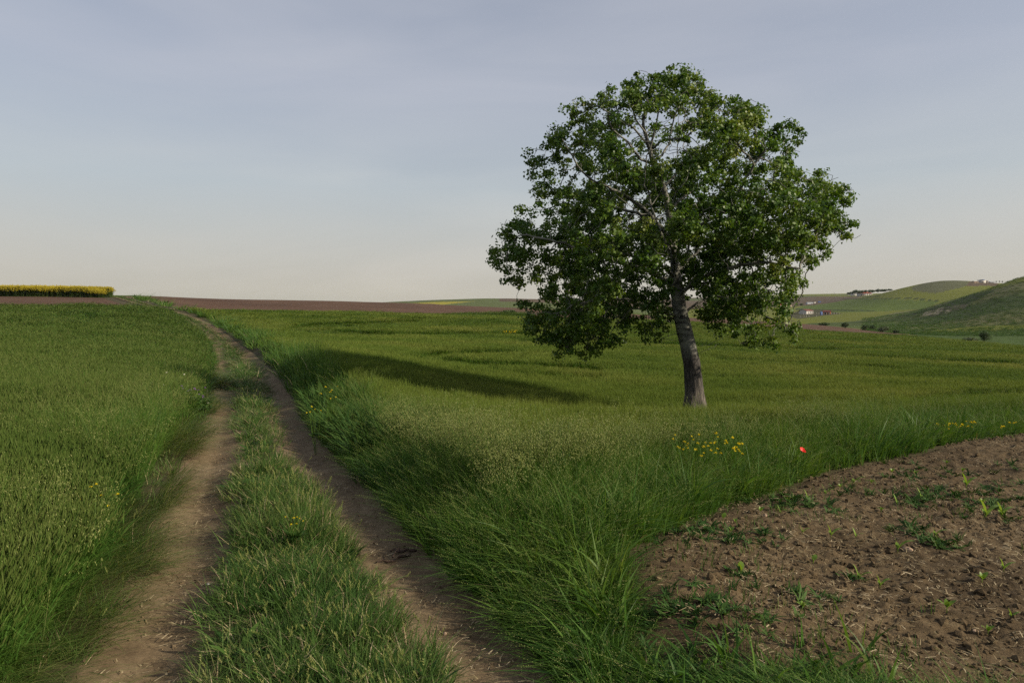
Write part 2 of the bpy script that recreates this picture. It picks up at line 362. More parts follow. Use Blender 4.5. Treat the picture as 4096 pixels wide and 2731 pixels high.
def proto_grass(n=40, r=.09, h=(.4, .9), w=(.004, .008), lean=(.0, .4), bend=(.5, 1.9), seg=6, heads=0, mi=0, dry=0.0, bp=1.0):
    b = RB(); p = disk(n, r); rn = rng.random(n)
    az = np.arctan2(p[:, 1], p[:, 0])+U(-1.2, 1.2, n)
    mi_a = rng.random(n) < dry
    for flag, m_ in ((False, mi), (True, 2)):
        s_ = mi_a == flag
        if s_.any(): b.blades(p[s_], az[s_], U(*h, n)[s_], U(*lean, n)[s_], (bend[0]+(bend[1]-bend[0])*rng.random(n)**bp)[s_], U(*w, n)[s_], rn[s_], m_, seg)
    if heads:
        q = disk(heads, r); a = AZ(heads)
        tip, path = b.blades(q, a, U(h[1]*.85, h[1]*1.25, heads), U(0, .2, heads), U(.3, .9, heads), np.full(heads, .003), U(.4, 1, heads), mi, 6, prof='stem')
        for k_ in range(9):       # a slim spike of seeds
            c = path[:, -2]*(1-k_/9)+path[:, -1]*(k_/9); d = np.c_[np.cos(a+k_*2.1)*.35, np.sin(a+k_*2.1)*.35, np.full(heads, .9)]
            b.spind(c, d, np.full(heads, .014), np.full(heads, .0019), U(0, 1, heads), 1)
    return b
def proto_oat(n=5, r=.07, h=(.8, 1.05)):
    b = RB(); p = disk(n, r); az = AZ(n)
    tip, path = b.blades(p, az, U(*h, n), U(0, .1, n), U(.3, .8, n), np.full(n, .0035), U(.4, 1, n), 0, 6, prof='stem')
    for k_ in range(16):
        t = U(0, 1, n)[:, None]; c = path[:, 4]*(1-t)+path[:, 6]*t
        a = AZ(n); ln = U(.03, .08, n)
        e_, _ = b.blades(c, a, ln, U(.4, .9, n), U(1.6, 2.6, n), np.full(n, .0014), U(.3, 1, n), 1, 2, prof='stem')
        b.spind(e_, np.c_[np.cos(a)*.3, np.sin(a)*.3, -np.ones(n)], U(.018, .026, n), np.full(n, .0036), U(0, 1, n), 1)
    m_ = n*4
    b.blades(disk(m_, r), AZ(m_), U(.3, .7, m_), U(.1, .5, m_), U(.8, 2.0, m_), U(.005, .010, m_), rng.random(m_), 0, 5)
    return b
def proto_laid(n=46, mi=0, L0=(.3, .75)):
    """stalks pressed flat, all roughly along +x"""
    b = RB(); p = np.c_[U(-.2, .1, n), U(-.16, .16, n), U(.005, .07, n)]
    for f, m_, k_ in ((0, 0, int(n*.6)), (1, 2, n-int(n*.6))):
        s_ = slice(0, k_) if f == 0 else slice(n-k_, n)
        q = p[s_]; k2 = len(q)
        b.blades(q, rng.normal(0, .38, k2), U(*L0, k2), U(1.0, 1.35, k2), U(1.5, 1.68, k2), U(.003, .008, k2), rng.random(k2), m_, 5, twist=U(-.3, .3, k2))
    return b
def proto_broad(n=16, r=.05, h=(.08, .22), mi=0):
    b = RB(); p = disk(n, r); az = AZ(n)
    b.blades(p, az, U(*h, n), U(.3, .8, n), U(1.0, 1.9, n), U(.012, .028, n), rng.random(n), mi, 4, prof='leaf', twist=np.zeros(n)); return b
PC = {}
def protos(key, fn, mats, k_):
    col = bpy.data.collections.new('stock_'+key)
    for i in range(k_):
        me = fn().mesh(f'{key}_{i}', [M[m_] for m_ in mats]); col.objects.link(bpy.data.objects.new(f'{key}_{i:02d}', me))
    PC[key] = (col, k_)
GN = {}
def gn_for(key):
    if key in GN: return GN[key]
    ng = bpy.data.node_groups.new('scatter_'+key, 'GeometryNodeTree')
    ng.interface.new_socket('Geometry', in_out='INPUT', socket_type='NodeSocketGeometry'); ng.interface.new_socket('Geometry', in_out='OUTPUT', socket_type='NodeSocketGeometry')
    gi = nd(ng, 'NodeGroupInput'); go = nd(ng, 'NodeGroupOutput'); ip = nd(ng, 'GeometryNodeInstanceOnPoints'); ci = nd(ng, 'GeometryNodeCollectionInfo')
    ci.inputs['Collection'].default_value = PC[key][0]; ci.inputs['Separate Children'].default_value = True; ci.inputs['Reset Children'].default_value = True
    ip.inputs['Pick Instance'].default_value = True
    l = ng.links
    for nm, ty, sock in (('idx', 'INT', 'Instance Index'), ('rot', 'FLOAT_VECTOR', 'Rotation'), ('scl', 'FLOAT_VECTOR', 'Scale')):
        a = nd(ng, 'GeometryNodeInputNamedAttribute'); a.data_type = ty; a.inputs['Name'].default_value = nm
        l.new(a.outputs['Attribute'], ip.inputs[sock])
    l.new(gi.outputs[0], ip.inputs['Points']); l.new(ci.outputs[0], ip.inputs['Instance']); l.new(ip.outputs[0], go.inputs[0])
    GN[key] = ng; return ng
def scatter(name, key, x, y, zoff=0., rz=None, sxy=1., sz=1., tilt=.1, label='', cat='', z=None):
    n = len(x)
    if n == 0: return
    z = (T(x, y) if z is None else z)+zoff
    rz = AZ(n) if rz is None else rz
    me = bpy.data.meshes.new(name); me.vertices.add(n); me.vertices.foreach_set('co', np.stack([x, y, z], 1).astype(np.float32).ravel())
    sxy = np.broadcast_to(sxy, n); sz = np.broadcast_to(sz, n)
    for an, ty, ar in (('rot', 'FLOAT_VECTOR', np.stack([rng.normal(0, tilt, n), rng.normal(0, tilt, n), rz], 1)), ('scl', 'FLOAT_VECTOR', np.stack([sxy, sxy, sz], 1)), ('idx', 'INT', rng.integers(0, PC[key][1], n))):
        at = me.attributes.new(an, ty, 'POINT'); at.data.foreach_set('value' if ty == 'INT' else 'vector', ar.astype(np.int32 if ty == 'INT' else np.float32).ravel())
    o = link(name, me); md = o.modifiers.new('scatter', 'NODES'); md.node_group = gn_for(key)
    return tag(o, label, cat, kind='stuff')

# ------------------------------------------------------------------ zones
def px_of(x, y, z): return HX+F*x/y, HY+F*(CZ-z)/y
EDGE_PX = np.array([-900, 0, 450, 900, 1400, 2000, 2700, 3200, 3650, 4096, 5000.]); EDGE_D = np.array([60, 60, 62, 78, 92, 100, 102, 100, 92, 72, 70.])
def field_edge(x, y): return np.interp(HX+F*x/np.maximum(y, 1), EDGE_PX, EDGE_D)
def zones(x, y):
    """0 crop right, 1 verge, 2 right rut, 3 middle strip, 4 left rut, 5 left verge, 6 left field, 7 bare soil"""
    x = np.asarray(x, float); y = np.asarray(y, float)
    dl, sl_, wl = dist_poly(x, y, LC, widths=LW); dr, sr, wr = dist_poly(x, y, RC, widths=RW)
    wob = (fbm(x, y, 1.7, 3, 5)-.5)*.22
    z = np.zeros(x.shape, int)
    ds, ss, _ = dist_poly(x, y, SB)
    soil = in_poly(x+wob*.7, y+wob*.5, SP)
    right = sr > 0
    verge = right & ((dr < 1.05+wob*2+.5*np.exp(-y/20)) | ((y < 5.7+wob*3+np.clip(1.5-x, 0, 4)*.3) & (x < 4.5)) | ((ds < 1.1+wob) & (y < 14)))
    z[verge | (right & (y > 14) & (dr < 1.05+wob*2+.012*y))] = 1
    z[right & (dr < wr/2+wob*.5)] = 2
    z[~right] = 3
    z[~right & (dr < wr/2+wob*.5)] = 2
    left = (sl_ < 1)
    z[left] = 6
    z[left & (dl < .62+wob*1.6)] = 5
    z[(dl < wl/2+wob*.5)] = 4
    z[soil] = 7
    return z, dl, dr, ds
def screen_pts(n, d0, d1, u0=-.86, u1=.86, pw=1.0):
    """points whose density falls with distance: D log-uniform"""
    d = np.exp(U(math.log(d0), math.log(d1), n)) if pw == 1 else (U(d0**(2-pw), d1**(2-pw), n))**(1/(2-pw))
    u = U(u0, u1, n); return u*d, d

# ------------------------------------------------------------------ the ground sheets
az1 = np.radians(np.concatenate([np.arange(-180, -42, 4.), np.arange(-42, 43, .1), np.arange(43, 181, 4.)]))
az1[-1] = az1[0]+2*np.pi
rr = np.concatenate([[.05, .6, 1.2, 1.8], np.exp(np.arange(math.log(2.2), math.log(5600), .0125))])
A_, R_ = np.meshgrid(az1, rr)
gx = R_*np.sin(A_); gy = R_*np.cos(A_); gz = T(gx, gy)
nr, na = gx.shape
I = np.arange(nr*na).reshape(nr, na)
Fq = np.stack([I[:-1, :-1], I[:-1, 1:], I[1:, 1:], I[1:, :-1]], -1).reshape(-1, 4)
fx = (gx[:-1, :-1]+gx[1:, 1:]).ravel()/2; fy = (gy[:-1, :-1]+gy[1:, 1:]).ravel()/2
fe = field_edge(fx, fy); dr_, sr_, _ = dist_poly(fx, fy, RC)
fp = HX+F*fx/np.maximum(fy, 1)
PLO_D = np.array([100, 100, 104, 230, 230, 235, 165, 172, 150, 100, 100.])
pe = np.interp(fp, EDGE_PX, PLO_D)
zone = np.zeros(len(fx), int)
zone[(fy > fe) & (fy < pe) & (fp < 3640+30*np.sin(fy))] = 1
zone[(dr_ < 3.0) & (fy > fe-10) & (fy < 135)] = 0
zone[(fy >= pe) | ((fy > fe) & (fp >= 3640+30*np.sin(fy)))] = 2
Vg = np.stack([gx, gy, gz], -1).reshape(-1, 3)
# colours of the far fields, painted by place on the hills
vpx, vpy = px_of(Vg[:, 0], np.maximum(Vg[:, 1], 1), Vg[:, 2]); vD = Vg[:, 1]
col = np.tile(np.array([[.060, .088, .016]]), (len(Vg), 1)).astype(float)
def paint(poly, c, d0=0, d1=9999, soft=None):
    m_ = (vD > d0) & (vD < d1) & (vD > 2); idx = np.where(m_)[0]
    idx = idx[in_poly(vpx[idx], vpy[idx], poly)]; col[idx] = c
HILLC = dict(grass=(.055, .078, .022), dark=(.030, .048, .014), yg=(.098, .112, .018), green=(.065, .096, .018), brown=(.075, .056, .038), yel=(.23, .21, .03), grey=(.085, .088, .045), shr=(.022, .034, .012))
col[(vD > 560)] = HILLC['green']
# left far hill behind the red field
m_ = (vpx > 1300) & (vpx < 2900) & (vD > 330); col[m_] = (.075, .095, .035)
paint([(1350, 1238), (1560, 1217), (1740, 1208), (1900, 1205), (1720, 1224), (1560, 1224)], HILLC['yel'], 330)
paint([(1500, 1250), (1560, 1225), (1720, 1214), (1860, 1228), (1960, 1245)], (.13, .09, .06), 330)
# valley and hills on the right
m_ = (vD > 170) & (vpx > 2700); col[m_] = HILLC['yg']
m_ = (vD > 700) & (vpx > 2000) & (vpx < 3500) & (vpy > 1186) & (vpy < 1236); col[m_] = HILLC['brown']
paint([(2700, 1205), (3100, 1196), (3480, 1172), (3480, 1180), (3100, 1186), (2700, 1195)], (.06, .075, .03), 800)
paint([(2990, 1240), (3300, 1203), (3420, 1190), (3560, 1166), (3700, 1150), (3900, 1140), (3900, 1170), (3700, 1185), (3500, 1205), (3300, 1232), (3150, 1262)], HILLC['yg'], 330, 800)
paint([(3170, 1240), (3280, 1200), (3560, 1196), (3760, 1205), (3700, 1235), (3500, 1247), (3300, 1250), (3180, 1236)], HILLC['green'], 330, 800)
paint([(3648, 1150), (3680, 1138), (3720, 1126), (3760, 1120), (3870, 1120), (3875, 1142), (3800, 1160), (3740, 1173), (3690, 1168), (3652, 1162)], (.070, .076, .040), 330, 900)
paint([(3868, 1140), (3880, 1122), (4000, 1122), (3990, 1146), (3950, 1142), (3870, 1146)], HILLC['brown'], 400, 900)
for (a_, b_) in (((3180, 1236, 3495, 1243), 3), ((3180, 1234, 3420, 1244), 2), ((3290, 1196, 3660, 1192), 3), ((3640, 1191, 3760, 1204), 3), ((3450, 1187, 3520, 1184), 3)):
    x0, y0, x1, y1 = a_; paint([(x0, y0), (x1, y1-b_/2), (x1, y1+b_/2), (x0, y0+b_)], HILLC['shr'], 330, 900)
paint([(3150, 1262), (3200, 1240), (3260, 1236), (3330, 1248), (3370, 1255), (3300, 1262), (3190, 1276)], (.05, .05, .024), 330, 900)
# near hill: rough pasture with a dark gully and a pale landslip
nh = [(3180, 1300), (3250, 1292), (3330, 1290), (3420, 1284), (3520, 1264), (3640, 1240), (3760, 1205), (3870, 1180), (4000, 1150), (4096, 1125), (4300, 1090), (5200, 1000), (5200, 1320), (4200, 1290), (4100, 1300), (3900, 1305), (3720, 1322), (3640, 1332), (3400, 1320)]
paint(nh, HILLC['grass'], 150, 420)
n1 = fbm(Vg[:, 0], Vg[:, 1], .06, 4, 3); n2 = fbm(Vg[:, 0]*.35, Vg[:, 1]*1.0, .05, 4, 9)
idx = np.where((vD > 150) & (vD < 420) & (vpx > 3150))[0]; idx = idx[in_poly(vpx[idx], vpy[idx], nh)]
f_ = np.clip((n1[idx]-.38)*4, 0, 1)[:, None]; col[idx] = col[idx]*f_+np.array(HILLC['dark'])*(1-f_)
g_ = np.clip((n2[idx]-.56)*6, 0, 1)[:, None]*.7; col[idx] = col[idx]*(1-g_)+np.array((.095, .095, .04))*g_
paint([(4000, 1155), (4096, 1132), (4300, 1100), (4300, 1120), (4096, 1150), (3930, 1182), (3800, 1210), (3680, 1240), (3560, 1262), (3560, 1256), (3700, 1222), (3860, 1186)], (.10, .105, .05), 200, 420)
paint([(3990, 1158), (3960, 1172), (3900, 1205), (3840, 1225), (3760, 1240), (3640, 1262), (3560, 1274), (3640, 1254), (3760, 1222), (3880, 1178)], HILLC['shr'], 150, 420)
idx = np.where((vD > 150) & (vD < 420) & (vpx > 3680) & (vpx < 3870))[0]; idx = idx[in_poly(vpx[idx], vpy[idx], [(3685, 1262), (3700, 1248), (3760, 1232), (3860, 1214), (3870, 1228), (3800, 1248), (3740, 1264)])]
s_ = vnoise(Vg[idx, 0], Vg[idx, 1], .45, 2); col[idx] = np.where((s_ > .55)[:, None], np.array((.20, .175, .13)), np.array((.06, .055, .04)))
m_ = (vD > 95) & (vpx > 3640) & (vD < 172); col[m_] = (.038, .066, .014)
col *= (1+.25*(fbm(Vg[:, 0], Vg[:, 1], .15, 3, 8)-.5))[:, None]
mh, t, out = mat('hill_grass'); p = nd(t, 'ShaderNodeBsdfPrincipled'); a = nd(t, 'ShaderNodeAttribute'); a.attribute_name = 'col'
g = nd(t, 'ShaderNodeNewGeometry'); f1 = noise_n(t, .5, 6, .65, g.outputs['Position'])
c = mixc(t, 1., a.outputs['Color'], ramp(t, f1, [(.3, (.65, .67, .65)), (.7, (1.35, 1.32, 1.25))]), 'MULTIPLY')
t.links.new(c, p.inputs['Base Color']); p.inputs['Roughness'].default_value = .95; p.inputs['Specular IOR Level'].default_value = .1
b_ = nd(t, 'ShaderNodeBump'); b_.inputs['Strength'].default_value = .8; b_.inputs['Distance'].default_value = .5; t.links.new(f1, b_.inputs['Height']); t.links.new(b_.outputs[0], p.inputs['Normal'])
t.links.new(p.outputs[0], out.inputs[0]); M['hill'] = mh
colA = np.c_[col, np.ones(len(col))]
for zi, nm, mm in ((0, 'ground', 'under'), (1, 'ploughed_field', 'plough'), (2, 'hills', 'hill')):
    f = Fq[zone == zi]; u_, inv = np.unique(f, return_inverse=True)
    me = mesh_from(nm, Vg[u_], 4, inv.reshape(-1, 4), [M[mm]], None, {'col': ('FLOAT_COLOR', colA[u_])}, smooth=True)
    o = link(nm, me); o['kind'] = 'structure'

# dirt ruts
def rut_sheet(P, Wd, d1):
    seg = [0]
    for i in range(1, len(P)): seg.append(seg[-1]+np.linalg.norm(P[i]-P[i-1]))
    s = np.array(seg); q = s[-1]; st = np.concatenate([np.arange(0, 12, .03), np.arange(12, 40, .12), np.arange(40, q, .5)]); st = st[st < q]
    cx = np.interp(st, s, P[:, 0]); cy = np.interp(st, s, P[:, 1])
    for _ in range(3):
        kk = np.array([1, 2, 3, 2, 1.])/9; cx[2:-2] = np.convolve(cx, kk, 'valid'); cy[2:-2] = np.convolve(cy, kk, 'valid')
    w = np.interp(st, s, Wd)*.5+.16
    tx = np.gradient(cx); ty = np.gradient(cy); l = np.hypot(tx, ty)+1e-9; nx, ny = ty/l, -tx/l
    c_ = np.linspace(-1, 1, 33)
    X = cx[:, None]+nx[:, None]*w[:, None]*c_; Y = cy[:, None]+ny[:, None]*w[:, None]*c_
    Z = T(X, Y)+.010+np.clip(cy[:, None]-14, 0, 90)*.0009+.022*(fbm(X, Y, 5, 4, 1)-.4)*(1-np.abs(c_)**6)-.012*np.abs(c_)**8
    return X, Y, Z
parts = [rut_sheet(LC, LW, 80), rut_sheet(RC, RW, 110)]
V = []; Fl = []; n0 = 0
for X, Y, Z in parts:
    a_, b_ = X.shape; I = np.arange(a_*b_).reshape(a_, b_)+n0
    V.append(np.stack([X, Y, Z], -1).reshape(-1, 3)); Fl.append(np.stack([I[:-1, :-1], I[:-1, 1:], I[1:, 1:], I[1:, :-1]], -1).reshape(-1, 4)); n0 += a_*b_
o = link('dirt_path', mesh_from('dirt_path', np.vstack(V), 4, np.vstack(Fl), [M['path']], smooth=True)); o['kind'] = 'structure'

# bare soil field, clods as relief
xs = np.arange(.2, 12.5, .022); ys = np.arange(2.3, 13.2, .022)
X, Y = np.meshgrid(xs, ys)
wob = (fbm(X, Y, 1.7, 3, 5)-.5)*.22
ins = in_poly(X+wob*.7, Y+wob*.5, SP).reshape(X.shape)
ds_, _, _ = dist_poly(X, Y, SB); ds_ = ds_.reshape(X.shape)
rel = .045*(fbm(X, Y, 1.6, 3, 2)-.5)+.026*np.clip(fbm(X, Y, 11, 3, 7)-.45, 0, 1)*2+.012*vnoise(X, Y, 40, 9)+.02*np.clip(vnoise(X, Y, 26, 4)-.55, 0, 1)*2+.006*vnoise(X, Y, 60, 6)
Z = T(X, Y)+.012+rel*np.clip(ds_/.4, .2, 1)+.02-.05*np.clip(1-ds_/.16, 0, 1)**1.5
a_, b_ = X.shape; I = np.arange(a_*b_).reshape(a_, b_); fq = np.stack([I[:-1, :-1], I[:-1, 1:], I[1:, 1:], I[1:, :-1]], -1).reshape(-1, 4)
fq = fq[ins[:-1, :-1].ravel()]; u_, inv = np.unique(fq, return_inverse=True)
SOILZ = (X, Y, Z)
def soil_z(x, y):
    i = np.clip(((np.asarray(y)-ys[0])/.022).astype(int), 0, len(ys)-1); j = np.clip(((np.asarray(x)-xs[0])/.022).astype(int), 0, len(xs)-1); return Z[i, j]
o = link('bare_soil_field', mesh_from('bare_soil_field', np.stack([X, Y, Z], -1).reshape(-1, 3)[u_], 4, inv.reshape(-1, 4), [M['soil']], smooth=True)); o['kind'] = 'structure'

# ------------------------------------------------------------------ crops and grasses
protos('wheat', lambda: proto_wheat(True), ['wheat', 'ear', 'straw'], 4)
protos('meadow', lambda: proto_wheat(False, (.38, .58), 1, 16, .11), ['meadow', 'mear', 'straw'], 4)
protos('tallgrass', lambda: proto_grass(46, .10, (.40, .88), (.005, .012), (0, .14), (.08, 1.9), 6, 4, dry=.02, bp=3.0), ['tall', 'pale', 'straw'], 4)
protos('bankweed', lambda: proto_grass(26, .16, (.25, .62), (.03, .06), (.1, .7), (.8, 2.0), 4, 0, bp=1.), ['weed', 'pale', 'straw'], 4)
protos('broadclump', lambda: proto_grass(16, .08, (.35, .8), (.010, .020), (0, .3), (.3, 2.3), 7, 0, dry=0, bp=1.2), ['tall', 'pale', 'straw'], 4)
protos('oat', lambda: proto_oat(), ['tall', 'pale', 'straw'], 3)
protos('shortgrass', lambda: proto_grass(60, .10, (.07, .25), (.003, .006), (.1, .9), (.8, 2.2), 5, 1, dry=.07), ['short', 'pale', 'straw'], 4)
protos('laid', lambda: proto_laid(), ['meadow', 'pale', 'pale'], 3)
protos('broad', lambda: proto_broad(), ['weed'], 4)

TRAM = [[(1640, 1272), (1500, 1278), (1380, 1281), (1250, 1285), (1190, 1296), (1200, 1306), (1270, 1318), (1400, 1330), (1520, 1338)],
        [(1450, 1292), (1320, 1294), (1280, 1302), (1300, 1312), (1400, 1320), (1560, 1328), (1800, 1326), (2100, 1322)],
        [(2050, 1410), (1900, 1412), (1730, 1420)], [(1720, 1432), (1760, 1442), (1860, 1456), (2000, 1466), (2200, 1474), (2400, 1486)],
        [(1680, 1448), (1800, 1462), (1950, 1492), (2100, 1515), (2400, 1530)], [(300, 1254), (328, 1268), (330, 1280)], [(0, 1290), (80, 1290), (170, 1282)], [(240, 1290), (300, 1286), (330, 1275)], [(2100, 1360), (2700, 1368), (3400, 1392)], [(3400, 1420), (4096, 1452)], [(2900, 1440), (3600, 1480)], [(3700, 1640), (3960, 1600), (4096, 1592)]]
TR = [np.array([unproj(px, py+30) for px, py in l]) for l in TRAM]
def tram(x, y):
    d = np.full(len(x), 1e9)
    for P in TR: d = np.minimum(d, dist_poly(x, y*.38, P*[1, .38])[0])
    return d
x, y = screen_pts(120000, 5.2, 112)
zz, dl, dr, ds = zones(x, y); k_ = (zz == 0) & (y < field_edge(x, y)+.6*np.sin(x*1.3)) & ((ds > .5) | (y > 12))
x, y = x[k_], y[k_]; td = tram(x, y)
wid = np.clip(y/60, .35, 1.3); wid = np.clip(y/26, .5, 3); keep = (td > wid*.5) | (rng.random(len(x)) < .6); x, y, td = x[keep], y[keep], td[keep]; wid = np.clip(y/26, .5, 3)
hsc = (.72+.30*fbm(x*.22, y, .5, 3, 4)+.24*fbm(x*.16, y, 1.3, 2, 14)+.09*rng.standard_normal(len(x)))*np.where(td < wid*.5, .5, 1)
scatter('wheat_crop', 'wheat', x, y, sxy=np.clip(y/13, .85, 7)*U(.8, 1.25, len(x)), sz=hsc, tilt=.06, label='green wheat crop in ear covering the wide field beyond the track', cat='wheat')
x, y = screen_pts(60000, 2.6, 66, -1.0, -.2)
zz, dl, dr, ds = zones(x, y); k_ = (zz == 6) & (y < field_edge(x, y)) & (dl > .25+.012*y); x, y, dl = x[k_], y[k_], dl[k_]; td = tram(x, y); wid = np.clip(y/25, .25, 2.4)
k_ = (td > wid*.5) | (rng.random(len(x)) < .12); x, y, dl = x[k_], y[k_], dl[k_]
scatter('meadow_grass', 'meadow', x, y, sxy=np.clip(y/11, .8, 6)*U(.8, 1.3, len(x)), sz=(.62+.62*fbm(x, y, .6, 3, 6)+.10*rng.standard_normal(len(x)))*np.clip(.55+dl*.3, .6, 1), tilt=.09, label='pale green grassy crop with seed heads left of the track', cat='grass')
km = (rng.random(len(x)) < .16) & (fbm(x, y, .5, 2, 33) > .45) & (y < 30)
scatter('meadow_weeds', 'tallgrass', x[km], y[km], sxy=np.clip(y[km]/11, .8, 3), sz=U(.55, .85, km.sum()), tilt=.12, label='darker tufts of long grass mixed into the crop left of the track', cat='grass')
km = (rng.random(len(x)) < .02) & (fbm(x, y, .7, 2, 35) > .5) & (y < 16)
scatter('meadow_oats', 'oat', x[km], y[km], sxy=np.clip(y[km]/9, .9, 2), sz=U(.5, .72, km.sum()), tilt=.12, label='loose pale oat heads standing above the crop left of the track', cat='oats')
def wl_half(dl, x, y): return dist_poly(x, y, LC, widths=LW)[2]*.5*(.75+.4*fbm(x, y, 2.2, 2, 90))
# verges
x, y = screen_pts(26000, 2.5, 112, -.86, .95, 1.0)
xn, yn = screen_pts(9000, 2.4, 12, -.5, .95, 0)
x = np.r_[x, xn]; y = np.r_[y, yn]
zz, dl, dr, ds = zones(x, y)
soilgap = (ds > .05)
k_ = (zz == 1) & soilgap & (dr > .28+.0085*y) & (y < 112) & ((x < .45) | (y > 3.45) | (rng.random(len(x)) < .4)) & ((y < 14) | (rng.random(len(x)) < .6))
hs = np.clip(.30+(dr-.25)*.55, .35, 1.0)*np.clip(.35+ds*.55, .4, 1)
hs = np.minimum(hs, 1)*np.where((y > 4.8) & (y < 12), .86, 1)
hs = np.where(y > 14, np.clip(.75+(dr-.25)*.5, .7, 1.15), hs)
low = (x > .45) & (y < 3.45)
h_ = hs[k_]*U(.7, 1.0, k_.sum())*(.7+.45*fbm(x[k_], y[k_], 1.1, 2, 12))*np.where(low[k_], .26, 1)*np.where(y[k_] > 12, .95, 1)
scatter('verge_grass', 'tallgrass', x[k_], y[k_], sxy=np.clip(y[k_]/11, .9, 6)*U(.8, 1.2, k_.sum()), sz=h_, tilt=.10, label='tall dark green grass on the bank beside the right wheel rut', cat='grass')
k3 = k_ & ~low & (y < 14) & (rng.random(len(x)) < .17); k3 &= fbm(x, y, 1.3, 2, 66) > .42
scatter('broad_bladed_grass', 'broadclump', x[k3], y[k3], sxy=1., sz=U(.5, .9, k3.sum())*np.clip(.35+(dr[k3]-.3)*.8, .35, 1)*np.where(low[k3], .4, 1), tilt=.16, label='lush clumps of broad-bladed grass on the bank by the bare soil', cat='grass')
k4 = (zz == 1) & (y > 7.5) & (dr > .4+.008*y) & (dr < 1.2+.012*y) & (rng.random(len(x)) < .55)
scatter('bank_weeds', 'bankweed', x[k4], y[k4], sxy=np.clip(y[k4]/22, .8, 3), sz=U(.7, 1.15, k4.sum()), tilt=.15, label='dark leafy weeds along the raised bank right of the far track', cat='weeds')
k2 = (zz == 1) & ~low & (dr > .8) & (ds > .75) & (y > 3.6) & (y < 8.5) & (rng.random(len(x)) < .44*(fbm(x, y, .9, 2, 20) > .42))
scatter('wild_oats', 'oat', x[k2], y[k2], sxy=np.clip(y[k2]/9, .9, 3), sz=U(.5, .74, k2.sum())*np.where((x[k2] > -.5) & (x[k2] < 1.3) & (y[k2] > 4.6) & (y[k2] < 6.6), 1.14, 1), tilt=.07, label='wild oats with drooping pale seed heads above the tall grass', cat='oats')
# middle strip
x, y = screen_pts(44000, 2.5, 110, -.75, .15, .6)
xn, yn = screen_pts(2600, 2.5, 7, -.7, .1, 0); x = np.r_[x, xn]; y = np.r_[y, yn]
zz, dl, dr, ds = zones(x, y); k_ = (zz == 3); dm = np.minimum(dl, dr)
k_ &= dm > np.where(y > 9, .10, .20)+.12*rng.random(len(x))
hs = np.clip(.35+dm*1.5, .4, 1.15)*(.25+1.35*fbm(x, y, 1.9, 2, 31))*np.clip(1.2-y/40, .5, 1)
kb = k_ & (y < 9) & (rng.random(len(x)) < .05)
scatter('strip_weeds', 'broad', x[kb], y[kb], sxy=U(.6, 1.2, kb.sum()), sz=U(.5, 1.1, kb.sum()), tilt=.25, label='broad leaved weeds among the grass between the ruts', cat='weeds')
scatter('strip_grass', 'shortgrass', x[k_], y[k_], sxy=np.clip(y[k_]/8, .9, 2.8)*U(.8, 1.3, k_.sum()), sz=hs[k_]*U(.8, 1.2, k_.sum()), tilt=.2, label='short grass with dry seed heads between the two wheel ruts', cat='grass')
# left verge: laid grass
x, y = screen_pts(14000, 2.4, 60, -.9, -.1, .6)
xn, yn = screen_pts(700, 2.4, 10, -.85, -.1, 0); x = np.r_[x, xn]; y = np.r_[y, yn]
zz, dl, dr, ds = zones(x, y); k_ = (zz == 5) | ((zz == 4) & (rng.random(len(x)) < .02)) | ((zz == 6) & (dl < 1.0))
k_ &= (y < 22) & (dl > wl_half(dl, x, y))
pat = fbm(x, y, .8, 2, 40)
k1 = k_ & ((pat > .36) | (dl > .7))
scatter('laid_grass', 'laid', x[k1], y[k1], rz=rng.normal(-.15, .35, k1.sum()), sxy=np.clip(y[k1]/11, .65, 1.6), sz=U(.6, 1.6, k1.sum()), tilt=.05, label='flattened grass and straw lying along the left rut', cat='grass')
x, y = screen_pts(9000, 2.4, 80, -.9, -.1, .8); zz, dl, dr, ds = zones(x, y); k2 = (zz == 5) & (dl > .34)
scatter('verge_edge_grass', 'shortgrass', x[k2], y[k2], sxy=np.clip(y[k2]/8, .9, 2.2), sz=np.clip(.5+dl[k2]*1.3, .5, 1.7), tilt=.25, label='low grass at the foot of the left crop beside the rut', cat='grass')
print('scatter done')

# ------------------------------------------------------------------ the poplar
TD = 14.0
def tp(px, py, dy=0.):
    d = TD+dy; return np.array([(px-HX)/F*d, d, CZ-(py-HY)/F*d])
OUT = [(830,40),(880,65),(920,75),(960,100),(1000,140),(1005,180),(1040,190),(1075,155),(1110,200),(1160,200),(1195,230),(1240,300),(1255,340),(1290,245),(1330,290),(1375,270),(1400,250),(1385,300),(1385,400),(1350,440),(1330,480),(1390,500),(1450,465),(1510,500),(1530,540),(1570,560),(1610,515),(1600,580),(1580,650),(1560,690),(1610,720),(1630,780),(1600,800),(1550,790),(1520,830),(1510,880),(1450,900),(1430,930),(1420,970),(1380,990),(1390,1040),(1350,1050),(1360,1120),(1370,1200),(1340,1250),(1300,1220),(1250,1265),(1190,1265),(1150,1260),(1100,1240),(1060,1250),(1050,1200),(1020,1170),(980,1140),(940,1100),(900,1060),(840,1100),(840,1170),(800,1240),(760,1210),(710,1210),(680,1170),(640,1180),(600,1260),(550,1300),(500,1280),(440,1290),(400,1260),(350,1290),(320,1250),(260,1240),(230,1190),(180,1150),(170,1100),(160,1040),(200,1030),(240,1030),(235,960),(180,970),(130,990),(90,920),(50,900),(60,850),(80,780),(80,720),(130,685),(180,690),(190,620),(230,600),(270,600),(210,570),(190,500),(210,430),(250,395),(300,390),(300,310),(340,285),(390,280),(365,225),(400,190),(460,200),(500,190),(515,150),(560,140),(600,110),(625,70),(680,70),(720,90),(760,65),(800,80)]
OUT = np.array([(1900+a/1.0594, 220+b/1.0594) for a, b in OUT])
OW = np.array([tp(a, b)[[0, 2]] for a, b in OUT])
